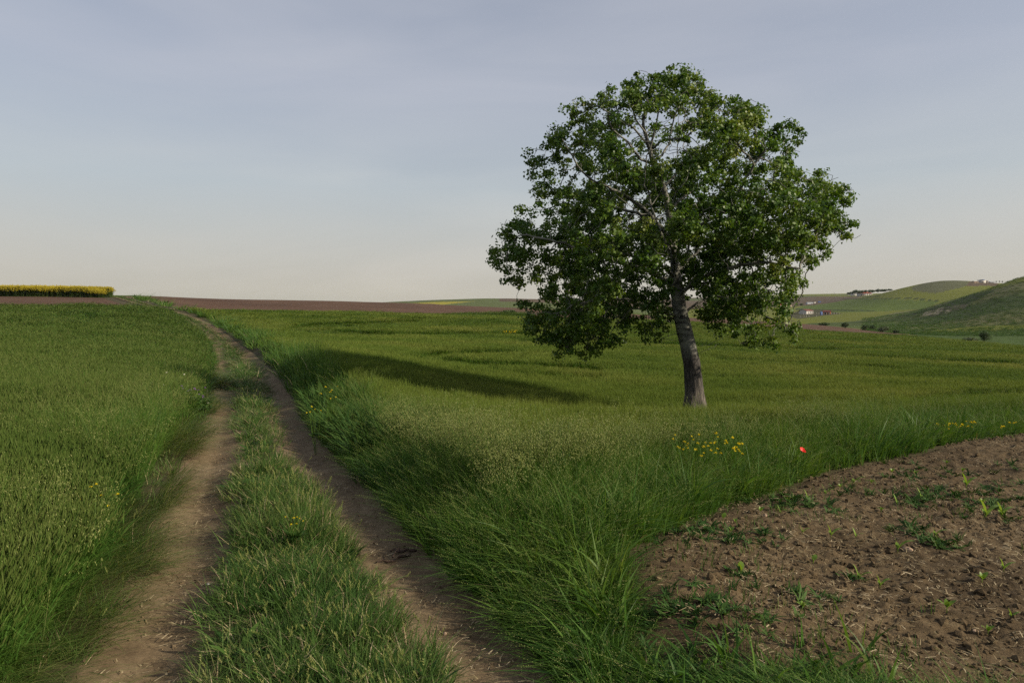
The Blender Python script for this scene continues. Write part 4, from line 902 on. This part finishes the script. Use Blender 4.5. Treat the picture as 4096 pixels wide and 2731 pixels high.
# ------------------------------------------------------------------ flowers
def at(px, py, D): return np.array([(px-HX)/F*D, D, CZ-(py-HY)/F*D])
def flower_head(b, c0, r_, mi, n_=12):
    d = rng.normal(0, 1, (n_, 3)); d[:, 2] = np.abs(d[:, 2])*.8; d /= np.linalg.norm(d, axis=1)[:, None]; sd_ = np.cross(d, rng.normal(0, 1, (n_, 3))); sd_ /= np.linalg.norm(sd_, axis=1)[:, None]
    b.leaves(np.array([c0])+d*r_*.25, d, sd_, U(.6, 1.0, n_)*r_, U(.5, .8, n_)*r_, rng.random(n_), mi)
def mustard(loc, h, spread, heads, label, group=None, rng_s=.018, z0=.25):
    e_ = empty('mustard_plant', loc, label, 'flower', group); st_ = RB(); fl = RB(); lf = RB()
    n_ = heads; az = AZ(n_); ln = U(h*.72, h*1.05, n_)
    tip, path = st_.blades(disk(n_, .02), az, ln, U(.05, .2, n_), U(.05, spread, n_), np.full(n_, .004), U(.3, .9, n_), 0, 5, prof='stem')
    st_.blades(disk(n_, .02), az, ln, U(.05, .2, n_), U(.05, spread, n_), np.full(n_, .004), U(.3, .9, n_), 0, 5, prof='stem')
    m_ = n_*4; c_ = path[:, 2][rng.integers(0, n_, m_)]; lf.blades(c_, AZ(m_), U(.05, .13, m_), U(.4, .9, m_), U(1, 1.8, m_), U(.01, .02, m_), rng.random(m_), 0, 3, prof='leaf')
    quick('stem', st_, ['tall'], e_); quick('leaves', lf, ['weed'], e_)
    for t_ in tip: fl = RB(); flower_head(fl, t_, rng_s*rng.uniform(.6, 1.05), 0, 16); quick('flower', fl, ['yellow'], e_)
    return e_
def mustard_at(px, py, D, sp, heads, label, group=None, r_=.018):
    p_ = at(px, py, D); g_ = Tz(p_[0], p_[1]); mustard((p_[0], p_[1], g_), max(.25, p_[2]-g_), sp, heads, label, group, r_)
mg = 'yellow mustard in the grass before the poplar'
for px_, py_, D_ in ((2725, 1752, 6.2), (2765, 1742, 6.3), (2800, 1762, 6.1), (2835, 1738, 6.4), (2872, 1755, 6.2), (2915, 1756, 6.3), (2950, 1768, 6.2)):
    mustard_at(px_, py_, D_, .32, 6, 'yellow flowering mustard in the clump in front of the poplar trunk', mg)
mg = 'yellow mustard at the far corner of the bare soil'
for px_, py_, D_ in ((3735, 1708, 8.9), (3780, 1712, 8.8), (3822, 1700, 9.0), (3862, 1694, 9.1), (3890, 1688, 9.2), (3845, 1715, 8.9)):
    mustard_at(px_, py_, D_, .3, 5, 'yellow flowering mustard in the large clump at the far right edge of the soil', mg, .02)
for px_, py_, D_ in ((4008, 1722, 8.8), (4052, 1726, 8.9)): mustard_at(px_, py_, D_, .3, 3, 'sparse yellow mustard close to the right end of the soil edge', 'sparse yellow mustard', .017)
for px_, py_, D_ in ((1262, 1580, 8.6), (1290, 1560, 9.0), (1322, 1548, 9.4)): mustard_at(px_, py_, D_, .35, 5, 'small yellow flowers standing in tall grass beside the right rut', 'yellow flowers on the track bank', .014)
mustard_at(1185, 2150, 4.6, .5, 8, 'tiny yellow flowers in the grass strip between the wheel ruts', None, .009)
for px_, py_, D_ in ((345, 1945, 4.6), (400, 1950, 4.6)): mustard_at(px_, py_, D_, .35, 5, 'yellow flowers among the green crop left of the track', 'yellow flowers left of the track', .014)
mustard_at(3635, 2058, 6.0, .3, 3, 'short yellow flower at a weed on the bare soil', None, .012) if False else None
for px_, py_ in ((2020, 1322), (2040, 1326), (2058, 1320)): mustard_at(px_, py_, 52, .5, 9, 'patch of yellow flowers far out in the wheat left of the crown', 'yellow flowers in the wheat', .055)
def poppy(px, py, D, label, r_=.04, mm='red', tilt=.5):
    p_ = at(px, py, D); g_ = Tz(p_[0], p_[1]); e_ = empty('poppy', (p_[0], p_[1], g_), label, 'poppy'); h = p_[2]-g_
    st_ = RB()
    for a_ in (0, 1.57): st_.blades(np.zeros((1, 2)), np.zeros(1), np.array([h]), np.zeros(1), np.array([.08]), np.array([.004]), np.array([.4]), 0, 5, prof='stem', twist=np.array([a_]))
    quick('stem', st_, ['tall'], e_)
    V = []; Fc = []; 
    for k_ in range(4):
        a0 = k_*math.pi/2+.2; b0 = len(V); rr_p = r_*(1 if k_ % 2 else .88)
        for i in range(6):
            for j in range(7):
                a_ = a0+(j-3)/3*.85; t_ = i/5; q = rr_p*t_; V.append((q*math.cos(a_), q*math.sin(a_), rr_p*(.62*t_**1.6)+.003*math.sin(j*2.3+k_)*t_*(r_/.04)+.0015*k_))
        for i in range(5):
            for j in range(6): b_ = b0+i*7+j; Fc.append((b_, b_+1, b_+8, b_+7))
    o = link('petals', mesh_from('petals', V, 4, Fc, [M[mm]], smooth=True), e_); o.location = (h*.04, 0, h*.985); o.rotation_euler = (tilt, .35, 0)
    c_ = link('seed_head', rock_mesh('seed_head', r_*.2, M['stick'], 3, 1.0, 1), o)
    return e_
poppy(3202, 1803, 6.4, 'single bright red poppy in grass at the edge of the bare soil', .034, 'red', .55)
M['darkred'] = plain('dark_red_petal', (.22, .018, .022), .6, .1, 30)
poppy(458, 1662, 9, 'dark red flower in the crop left of the track, left of three', .035, 'darkred', .3)
poppy(472, 1670, 8.8, 'dark red flower in the left crop, middle and lowest of three', .03, 'darkred', .9)
poppy(537, 1652, 9, 'dark red flower in the left crop nearest the track', .03, 'darkred', .3)
M['purple'] = plain('purple_petal', (.20, .09, .28), .7, .1, 30); M['white'] = plain('white_petal', (.62, .60, .50), .7, .1, 30)
def bloom_plant(px, py, D, mm, nm, label, group, n_=6, r_=.018):
    p_ = at(px, py, D); g_ = Tz(p_[0], p_[1]); e_ = empty(nm, (p_[0], p_[1], g_), label, 'flower', group); h = max(.3, p_[2]-g_); st_ = RB(); fl = RB(); lf = RB(); az = AZ(n_)
    tip, path = st_.blades(disk(n_, .08), az, U(h*.8, h*1.05, n_), U(.05, .2, n_), U(.1, .6, n_), np.full(n_, .006), rng.random(n_), 0, 5, prof='stem')
    m_ = 60; c_ = path[:, 2][rng.integers(0, n_, m_)]+rng.normal(0, .07, (m_, 3)); lf.blades(c_, AZ(m_), U(.06, .16, m_), U(.3, .9, m_), U(1, 1.9, m_), U(.015, .03, m_), rng.random(m_), 0, 3, prof='leaf')
    quick('stem', st_, ['weed'], e_); quick('leaves', lf, ['weed'], e_)
    for t_ in tip[:max(2, n_//2)]: fl = RB(); flower_head(fl, t_, r_, 0, 14); quick('flower', fl, [mm], e_)
for px_, py_ in ((755, 1545), (800, 1538), (815, 1560), (772, 1532), (760, 1590)): bloom_plant(px_, py_, 11.5, 'purple', 'thistle', 'leafy thistle with purple flower heads beside the left rut', 'purple thistles beside the left rut')
for px_, py_ in ((748, 1580), (780, 1578), (815, 1615), (783, 1632), (668, 1530), (712, 1492)): bloom_plant(px_, py_, 11.8, 'white', 'daisy', 'leafy plant with small white flowers in the crop beside the left rut', 'white flowers beside the left rut', 3, .016)

# ------------------------------------------------------------------ rapeseed on the left skyline, reeds at the field edge
def proto_rape():
    b = RB(); n_ = 14; p_ = disk(n_, .34); az = AZ(n_); h = U(1.0, 1.35, n_); tip, path = b.blades(p_, az, h, U(0, .1, n_), U(.05, .3, n_), np.full(n_, .02), rng.random(n_), 0, 3, prof='stem')
    for q in range(7): b.blades(path[:, int(rng.integers(0, 3))], AZ(n_), U(.15, .3, n_), U(.3, .9, n_), U(1, 2, n_), U(.04, .08, n_), rng.random(n_), 0, 3, prof='leaf')
    for q in range(5):
        b.spind(tip+rng.normal(0, .09, (n_, 3))-[[0, 0, .08]], rng.normal(0, .3, (n_, 3))+[[0, 0, 1]], U(.10, .2, n_), np.full(n_, .028), rng.random(n_), 1)
    return b
protos('rape', proto_rape, ['rapeleaf', 'rape'], 4)
P0 = unproj(-500, 1183, 70); P1 = unproj(0, 1185.5, 70); P2 = unproj(446, 1187.5, 70)
fy = np.interp(0, [0], [0])
x = []; y = []
for i in range(5200):
    t_ = rng.random(); px_ = -420+860*t_; D_ = 98+rng.random()**1.8*34; xx = (px_-HX)/F*D_
    x.append(xx); y.append(D_)
x = np.array(x); y = np.array(y); dr, sr, _ = dist_poly(x, y, RC); k_ = (dr > 3.2) & (x < np.interp(y, [98, 132], [(440-HX)/F*98, (440-HX)/F*98-4]))
x, y = x[k_], y[k_]; hsz = U(.78, 1.12, len(x))*np.clip(.45+((440-HX)/F*98-x)/7, .45, 1)
scatter('rapeseed_crop', 'rape', x, y, sxy=1.3, sz=hsz, tilt=.05, label='band of yellow flowering rapeseed on the skyline at the far left', cat='rapeseed')
n_ = 900; px_ = U(1620, 2130, n_); D_ = field_edge((px_-HX)/F*100, np.full(n_, 100.))+U(-1, 2.5, n_); x = (px_-HX)/F*D_
scatter('field_edge_grass', 'meadow', x, D_, sxy=4.5, sz=U(.9, 1.9, n_)*np.clip((px_-1500)/500, .4, 1), tilt=.1, label='pale tall grass growing along the far edge of the wheat', cat='grass')
n_ = 1000; px_ = U(3050, 3700, n_); D_ = field_edge((px_-HX)/F*100, np.full(n_, 100.))+U(-1, 2, n_); x = (px_-HX)/F*D_
scatter('far_edge_grass', 'meadow', x, D_, sxy=4.0, sz=U(.5, 1.0, n_), tilt=.1, label='rough grass along the edge of the wheat under the right hills', cat='grass')
n_ = 5000; px_ = U(3450, 4200, n_); D_ = np.exp(U(math.log(150), math.log(345), n_)); x = (px_-HX)/F*D_
scatter('hill_tussocks', 'meadow', x, D_, sxy=U(3, 6, n_), sz=U(.25, .7, n_), tilt=.1, label='rough grass tussocks over the near green hill', cat='grass')

# ------------------------------------------------------------------ bushes and trees far off
def leafy(name, label, cat, px, pyb, D, wpx, hpx, mm='bush', group=None, n_=1500, trunkh=.0, lobes=5, zpx=None):
    """crown of many small faces over short stems; px,pyb: where its foot stands"""
    s_ = D/F; w = wpx*s_; h = hpx*s_; x0 = (px-HX)*s_; z0 = Tz(x0, D)
    if zpx is not None: z0 = CZ-(pyb-HY)*s_
    e_ = empty(name, (x0, D, z0), label, cat, group); cr_ = RB(); ang = AZ(lobes)
    c0 = np.c_[np.cos(ang)*w*.26*rng.random(lobes), np.sin(ang)*w*.2*rng.random(lobes), h*(trunkh+(1-trunkh)*U(.35, .72, lobes))]; c0[0] = [0, 0, h*(trunkh+(1-trunkh)*.6)]
    R0 = np.stack([U(.24, .36, lobes)*w, U(.24, .36, lobes)*w, U(.24, .36, lobes)*h*(1-trunkh*.6)], 1)
    k_ = rng.integers(0, lobes, n_); d = rng.normal(0, 1, (n_, 3)); d /= np.linalg.norm(d, axis=1)[:, None]; rr_l = rng.random(n_)**.45*(1+.25*rng.standard_normal(n_)*.4)
    p_ = c0[k_]+d*R0[k_]*rr_l[:, None]; p_[:, 2] = np.clip(p_[:, 2], .02*h, None)
    sz_ = max(w, h)*U(.035, .075, n_)*(1500/n_)**.4; ax = rng.normal(0, 1, (n_, 3)); ax /= np.linalg.norm(ax, axis=1)[:, None]; sd_ = np.cross(ax, rng.normal(0, 1, (n_, 3))); sd_ /= np.linalg.norm(sd_, axis=1)[:, None]
    cr_.leaves(p_, ax, sd_, sz_, sz_*.8, rng.random(n_)); quick('crown', cr_, [mm], e_)
    for q in range(2 if trunkh == 0 else 1):
        a_ = rng.uniform(-.3, .3); link('trunk', tube_mesh('trunk', [(0, 0, -.02*h), (a_*w*.1, 0, h*.25), (a_*w*.4, 0, h*.6)], [h*.035, h*.028, h*.012], M['stick'], 5), e_)
    return e_
leafy('bush', 'dark loose bush at the far field edge just left of the poplar crown', 'bush', 2040, 1256, 103, 78, 40, 'bush', None, 1400)
leafy('tree', 'dark round tree at the foot of the right hill above the wheat', 'tree', 3936, 1342, 96, 56, 52, 'bush', None, 2200, .15, 6)
leafy('bush', 'wide silvery bush just left of the dark round tree', 'bush', 3893, 1347, 92, 66, 24, 'silver', None, 1500)
leafy('bush', 'small grey bush in the grass right of the dark round tree', 'bush', 3952, 1350, 90, 22, 12, 'silver', None, 500)
for px_, pb_, D_, w_, h_, mm, lab in ((3382, 1306, 150, 46, 28, 'bush', 'green bush at the left end of the gully under the hill'), (3462, 1314, 150, 40, 24, 'bush', 'low green bush between two larger ones in the gully'), (3532, 1322, 145, 58, 28, 'silver', 'large silvery bush at the end of the red field strip'),
        (3488, 1300, 175, 34, 20, 'bush', 'dark bush behind the others in the gully under the hill'), (3585, 1322, 150, 40, 16, 'bush', 'low spreading bush on the slope beside the gully'), (3300, 1296, 170, 50, 12, 'bush', 'very low dark scrub along the start of the gully')):
    leafy('bush', lab, 'bush', px_, pb_, D_, w_, h_, mm, None, 1100)
for px_, h_, w_ in ((3396, 8, 14), (3409, 11, 16), (3421, 16, 20), (3436, 12, 18), (3449, 13, 14), (3462, 12, 14), (3478, 11, 16), (3492, 9, 16), (3508, 10, 18), (3524, 9, 18), (3541, 8, 18), (3558, 7, 14)):
    leafy('tree', 'small dark tree in the row on the skyline behind the villa', 'tree', px_, 1181-(px_-3396)*.09, 720, w_*1.7, h_+4, 'bush', 'dark trees in the row behind the villa', 350, .1, 4, 1)
for px_, py_, h_, w_, lab in ((3187, 1224, 9, 16, 'dark bush below the brown field beside the white sheds'), (3206, 1222, 9, 22, 'wide dark bush beside the long white shed')):
    leafy('bush', lab, 'bush', px_, py_, 640, w_, h_, 'bush', None, 350, 0, 4, 1)
for px_ in (3985, 3998, 4010): leafy('tree', 'tiny sapling on the hilltop right of the white hut', 'tree', px_, 1132, 560, 7, 9, 'bush', 'saplings beside the hilltop hut', 120, .3, 3, 1)
leafy('tree', 'tiny lone tree on the skyline right of the poplar crown', 'tree', 3228, 1182, 1500, 9, 5, 'bush', None, 120, 0, 3, 1)
leafy('bush', 'small bush on the skyline where the track crests the rise', 'bush', 540, 1189, 100, 16, 16, 'bush', None, 300, 0, 3)

# ------------------------------------------------------------------ far buildings
M['wall'] = plain('white_wall', (.44, .42, .39), .8, .06, 1); M['roofred'] = plain('red_roof', (.24, .060, .035), .8, .15, 2); M['roofdark'] = plain('dark_red_roof', (.12, .035, .028), .8, .15, 2)
M['glass'] = plain('window_glass', (.05, .055, .06), .3, .1, 1); M['orange'] = plain('orange_boards', (.36, .11, .035), .8, .15, 2); M['blue'] = plain('blue_sheet', (.05, .12, .34), .5, .1, 1); M['greysheet'] = plain('grey_sheet', (.42, .44, .46), .6, .1, 1); M['beige'] = plain('beige_roof', (.52, .38, .25), .8, .1, 1); M['frame'] = plain('dark_frame', (.10, .08, .07), .8, .1, 2)
def box_mesh(name, x0, x1, y0, y1, z0, z1, m_):
    V = [(a, b, c) for c in (z0, z1) for a, b in ((x0, y0), (x1, y0), (x1, y1), (x0, y1))]
    return mesh_from(name, V, 4, [(0, 3, 2, 1), (4, 5, 6, 7), (0, 1, 5, 4), (1, 2, 6, 5), (2, 3, 7, 6), (3, 0, 4, 7)], [m_])
def hull(name, V, Fc, m_):
    me = bpy.data.meshes.new(name); me.from_pydata(V, [], Fc); me.materials.append(m_); me.update(); return me
def house(name, label, cat, px0, px1, pyb, hpx, D, depth, roofpx, wallm, roofm, style='gable', rz=0., wins=(), doors=(), group=None):
    D = float(unproj((px0+px1)/2, pyb-.5, 330)[1]); s_ = D/F; w = (px1-px0)*s_; h = hpx*s_; rh = roofpx*s_; cx = ((px0+px1)/2-HX)*s_; z0 = CZ-(pyb-HY)*s_
    e_ = empty(name, (cx, D, z0), label, cat, group, rz); d = depth; hw = w/2; hd = d/2; bz = -1.2
    if style == 'gable':     # ridge along x
        link('wall', hull('wall', [(-hw, -hd, bz), (hw, -hd, bz), (hw, hd, bz), (-hw, hd, bz), (-hw, -hd, h), (hw, -hd, h), (hw, hd, h), (-hw, hd, h), (-hw, 0, h+rh), (hw, 0, h+rh)], [(0, 1, 5, 4), (2, 3, 7, 6), (0, 4, 8, 7, 3), (1, 2, 6, 9, 5), (3, 2, 1, 0)], M[wallm]), e_)
        o_ = .3; t_ = .22; k_ = rh/hd
        V = [(-hw-o_, -hd-o_, h-o_*k_+.05), (hw+o_, -hd-o_, h-o_*k_+.05), (hw+o_, 0, h+rh+.05), (-hw-o_, 0, h+rh+.05), (-hw-o_, hd+o_, h-o_*k_+.05), (hw+o_, hd+o_, h-o_*k_+.05)]; V += [(a, b, c+t_) for a, b, c in V]
        link('roof', hull('roof', V, [(0, 1, 2, 3), (3, 2, 5, 4), (6, 9, 8, 7), (9, 10, 11, 8), (0, 6, 7, 1), (4, 5, 11, 10), (0, 3, 9, 6), (3, 4, 10, 9), (1, 7, 8, 2), (2, 8, 11, 5)], M[roofm]), e_)
    elif style == 'hip':
        link('wall', box_mesh('wall', -hw, hw, -hd, hd, bz, h, M[wallm]), e_); o_ = .5
        link('roof', hull('roof', [(-hw-o_, -hd-o_, h), (hw+o_, -hd-o_, h), (hw+o_, hd+o_, h), (-hw-o_, hd+o_, h), (-hw*.45, 0, h+rh), (hw*.45, 0, h+rh)], [(0, 1, 5, 4), (1, 2, 5), (2, 3, 4, 5), (3, 0, 4), (3, 2, 1, 0)], M[roofm]), e_)
    else:
        link('wall', box_mesh('wall', -hw, hw, -hd, hd, bz, h, M[wallm]), e_); link('roof', box_mesh('roof', -hw-.2, hw+.2, -hd-.2, hd+.2, h, h+max(rh, .2), M[roofm]), e_)
    for fx_, fz_, ww, wh in wins:
        f_ = link('window', box_mesh('window', fx_*w-ww/2-.12, fx_*w+ww/2+.12, -hd-.06, -hd-.003, fz_*h-wh/2-.12, fz_*h+wh/2+.12, M['frame']), e_)
        link('pane', box_mesh('pane', fx_*w-ww/2, fx_*w+ww/2, -hd-.09, -hd-.062, fz_*h-wh/2, fz_*h+wh/2, M['glass']), f_)
    for fx_, ww, wh in doors: link('door', box_mesh('door', fx_*w-ww/2, fx_*w+ww/2, -hd-.08, -hd-.003, 0, wh, M['frame']), e_)
    return e_
def side_windows(e_, xs_, ys_, z, s=1.0):
    for y_ in ys_: f_ = link('window', box_mesh('window', xs_, xs_+.08, y_-s/2, y_+s/2, z-s/2, z+s/2, M['glass']), e_)
V_ = house('villa', 'white villa with red hipped roof on the far ridge', 'house', 3432, 3483, 1183, 9.5, 640, 8, 7, 'wall', 'roofred', 'hip', 0, [(-.05, .55, 1., 1.2), (.13, .55, 1., 1.2), (.28, .55, 1., 1.2), (.41, .55, 1., 1.2)], [(-.16, 1.6, 2.1), (-.30, 2.6, 2.0)])
link('porch', box_mesh('porch', -5.6, -2.2, -6.0, -4.003, 1.9, 2.15, M['roofred']), V_)
for xx in (-5.4, -3.9, -2.4): link('pillar', box_mesh('pillar', xx-.12, xx+.12, -5.9, -5.66, -1, 1.897, M['wall']), V_)
house('outbuilding', 'low white outbuilding joined on the left of the villa', 'building', 3405, 3431, 1183.5, 8, 636, 5, 1, 'wall', 'greysheet', 'flat', 0, [(-.1, .35, 1.0, .8)], [(.3, 1, 1.6)])
house('small_hut', 'tiny white hut beyond the left end of the outbuilding', 'building', 3391, 3396.5, 1182, 4.5, 636, 1.5, 1.2, 'wall', 'greysheet', 'gable', 0, [], [(0, .5, .8)])
Wh = house('white_house', 'white house with dark red gabled roof inside the fenced plot', 'house', 3203, 3246, 1256, 13, 470, 6.5, 5.5, 'wall', 'roofdark', 'gable', .55, [(.12, .55, .9, 1.0), (.35, .55, .9, 1.0)], [(-.15, .9, 1.9)])
side_windows(Wh, -3.82, (-.9, 1.3), 1.25, .9)
link('chimney', box_mesh('chimney', 1.9, 2.3, -.2, .2, 2.4, 3.75, M['wall']), Wh)
Sh = house('wooden_shed', 'orange boarded shed with red roof beside a blue tank', 'shed', 3294, 3321, 1257, 9.5, 470, 4, 5, 'orange', 'roofdark', 'gable', -.5, [(-.2, .45, 1.1, 1.2)], [(.25, .9, 1.4)])
o = link('water_tank', tube_mesh('water_tank', [(0, 0, -.8), (0, 0, 0), (0, 0, 1.25), (0, 0, 1.3), (0, 0, 1.45)], [.7, .7, .7, .55, .12], M['blue'], 14)); o.location = tuple(at(3285, 1255, 466)); tag(o, 'blue tank standing just left of the orange shed', 'tank')
o = link('parked_car', box_mesh('parked_car', -1, 1, -.5, .5, 0, .1, M['blue'])); bpy.data.objects.remove(o)
house('long_shed', 'long white shed low on the slope under the brown field', 'shed', 3226, 3249, 1216.5, 5, 600, 4, 1.5, 'greysheet', 'greysheet', 'gable', .12, [], [(.3, 1, .9)])
house('white_shed', 'short bright white shed at the upper end of the long shed', 'shed', 3249, 3261, 1213, 4.5, 606, 3, 1, 'wall', 'wall', 'flat', 0, [], [(-.3, .8, .8)])
house('blue_shed', 'small blue sheeted shed on the slope right of the white sheds', 'shed', 3273, 3282, 1210, 2.5, 606, 2, 1, 'blue', 'blue', 'gable', 0, [], [(0, .5, .4)])
house('farmhouse', 'house with pale orange roof partly behind the poplar leaves', 'house', 3134, 3161, 1229, 6, 560, 6, 6, 'wall', 'beige', 'gable', .2, [(.2, .5, .7, .7)], [(-.1, .6, 1)])
house('red_roofed_house', 'red roofed house left of the pale orange roof behind the poplar leaves', 'house', 3108, 3131, 1226, 6, 575, 6, 6, 'wall', 'roofred', 'gable', 0, [(.2, .5, .7, .7)], [(-.1, .6, 1)])
house('valley_house', 'small white house low in the valley behind the poplar crown', 'house', 2905, 2925, 1262, 6, 420, 5, 5, 'wall', 'roofred', 'gable', .1, [(.2, .5, .6, .6)], [(-.2, .5, .8)])
Hh = house('hilltop_hut', 'white hut with blue roof sheet on top of the green hill', 'hut', 3915, 3938, 1131, 10, 560, 4, 1.2, 'wall', 'greysheet', 'flat', 0, [], [(.0, .8, 1.4)])
s_ = 560/F
link('porch', box_mesh('porch', 11.5*s_+.01, 23*s_, -1.9, 1.9, -2, 9*s_, M['frame']), Hh); link('roof_sheet', box_mesh('roof_sheet', -6*s_, 5*s_, -2.3, 1, 11.4*s_, 13.6*s_, M['blue']), Hh)
house('lean_to', 'tiny tan lean-to shed left of the hilltop hut', 'shed', 3893, 3909, 1131, 5, 556, 3, 1.6, 'beige', 'wall', 'gable', 0, [], [(.2, .5, .6)])
house('greenhouse', 'low pale greenhouse right of the hilltop hut', 'greenhouse', 3958, 3973, 1130.5, 2, 562, 3, 1, 'greysheet', 'greysheet', 'gable', 0, [], [(0, .3, .3)])
# fence posts, poles
gp = 'white posts around the fenced plot'
pm = box_mesh('fence_post', -.055, .055, -.055, .055, -.6, 1.1, M['wall']); cnt_ = 0
for i in range(15):
    px_ = 3214+i*10.2; py_ = 1257.5+.6*math.sin(i)-i*.03+(3.5 if px_ > 3330 else 0)*0
    o = link('fence_post', pm); o.location = tuple(at(px_, py_, 462)); tag(o, 'thin white post in the fence in front of the white house and shed', 'post', gp)
for px_ in (3201, 3216, 3226, 3236, 3266):
    o = link('fence_post', pm); o.location = tuple(at(px_, 1270-(px_-3201)*.04, 440)); tag(o, 'white post in the lower fence line of the fenced plot', 'post', 'white posts of the lower fence line')
def pole(px, pyb, ppx, D, lab, grp=None):
    s_ = D/F; h = ppx*s_; p_ = at(px, pyb, D); e_ = empty('utility_pole', tuple(p_), lab, 'pole', grp); r_ = max(.12, .4*s_)
    link('post', tube_mesh('post', [(0, 0, -1.5), (0, 0, h*.5), (0, 0, h)], [r_, r_*.9, r_*.75], M['frame'], 6), e_); link('crossarm', box_mesh('crossarm', -1.6*s_*1.2, 1.6*s_*1.2, -r_*.5, r_*.5, h*.86, h*.86+r_*1.4, M['frame']), e_)
pole(3337, 1177, 8, 1350, 'utility pole on the skyline well left of the villa'); pole(3483, 1172, 13, 700, 'utility pole rising behind the right end of the villa'); pole(3545, 1168, 9, 690, 'utility pole on the ridge line right of the villa')
for px_, py_, h_, lab in ((1383, 1215, 8, 'utility pole on the skyline above the red field, farthest left'), (1546, 1222, 12, 'utility pole at the left foot of the distant striped hill'), (1832, 1222, 13, 'thin pole on the distant green hill left of the poplar')): pole(px_, py_, h_, 420 if px_ < 1800 else 640, lab)
ORD = ['leftmost', 'second from left', 'third from left', 'fourth from left', 'fifth from left', 'sixth from left', 'seventh from left', 'eighth from left', 'ninth from left', 'tenth from left', 'eleventh from left', 'twelfth from left', 'thirteenth from left', 'fourteenth from left', 'fifteenth from left', 'sixteenth from left']
def relabel(test, fmt, key=lambda o: o.location.x/o.location.y, last='rightmost'):
    obs = sorted([o for o in C.objects if o.parent is None and test(o)], key=key)
    for i, o in enumerate(obs): o['label'] = fmt % (last if i == len(obs)-1 and len(obs) > 1 else ORD[i])
G = lambda g_: (lambda o: o.get('group') == g_)
relabel(G('yellow mustard in the grass before the poplar'), '%s of the yellow mustard plants in front of the poplar trunk')
relabel(G('yellow mustard at the far corner of the bare soil'), '%s of the yellow mustard plants clumped beside the far soil edge')
relabel(G('sparse yellow mustard'), '%s of two sparse yellow mustards at the right end of the soil edge')
relabel(G('yellow flowers on the track bank'), '%s of three small yellow flower plants on the bank beside the right rut')
relabel(G('yellow flowers left of the track'), '%s of two yellow flower plants in the crop left of the track')
relabel(G('yellow flowers in the wheat'), '%s of three yellow flower patches far out in the wheat')
relabel(G('purple thistles beside the left rut'), '%s of the leafy purple thistles beside the left rut')
relabel(G('white flowers beside the left rut'), '%s of the white flowered plants in the crop beside the left rut')
relabel(G('dark trees in the row behind the villa'), '%s of the dark trees in the skyline row behind the villa')
relabel(G('saplings beside the hilltop hut'), '%s of the tiny saplings right of the hilltop hut')
relabel(G('white posts around the fenced plot'), '%s of the white posts in front of the white house and shed')
relabel(G('white posts of the lower fence line'), '%s of the white posts below the white house')
sd_all = [o for o in C.objects if o.get('group') == 'seedlings on the bare soil']
bands = ((0, 3.6, 'nearest the bottom grass'), (3.6, 4.45, 'across the middle of the bare soil'), (4.45, 5.6, 'beyond the tan stone on the bare soil'), (5.6, 99, 'on the far part of the bare soil'))
for a_, b_, ph_ in bands:
    for kn, kd in (('long-leaved', 3), ('four-leaved', 4), ('round-leaved', 2)):
        relabel(lambda o: o in sd_all and a_ <= o.location.y < b_ and sum(c.name.startswith('leaf') for c in o.children) == kd, '%s '+kn+' green seedling '+ph_)
print('objects done')

# ------------------------------------------------------------------ the air
hz_m, t, out = mat('haze'); v_ = nd(t, 'ShaderNodeVolumePrincipled'); v_.inputs['Color'].default_value = (.80, .85, .92, 1); v_.inputs['Density'].default_value = .00005; v_.inputs['Anisotropy'].default_value = .3
t.links.new(v_.outputs[0], out.inputs['Volume'])
zlo = float(Vg[:, 2].min())-1.; zhi = float(Vg[:, 2].max())+12
hz_o = link('haze', box_mesh('haze', -5700, 5700, -5700, 5700, zlo, zhi, hz_m)); hz_o['kind'] = 'stuff'
S.cycles.volume_bounces = 1
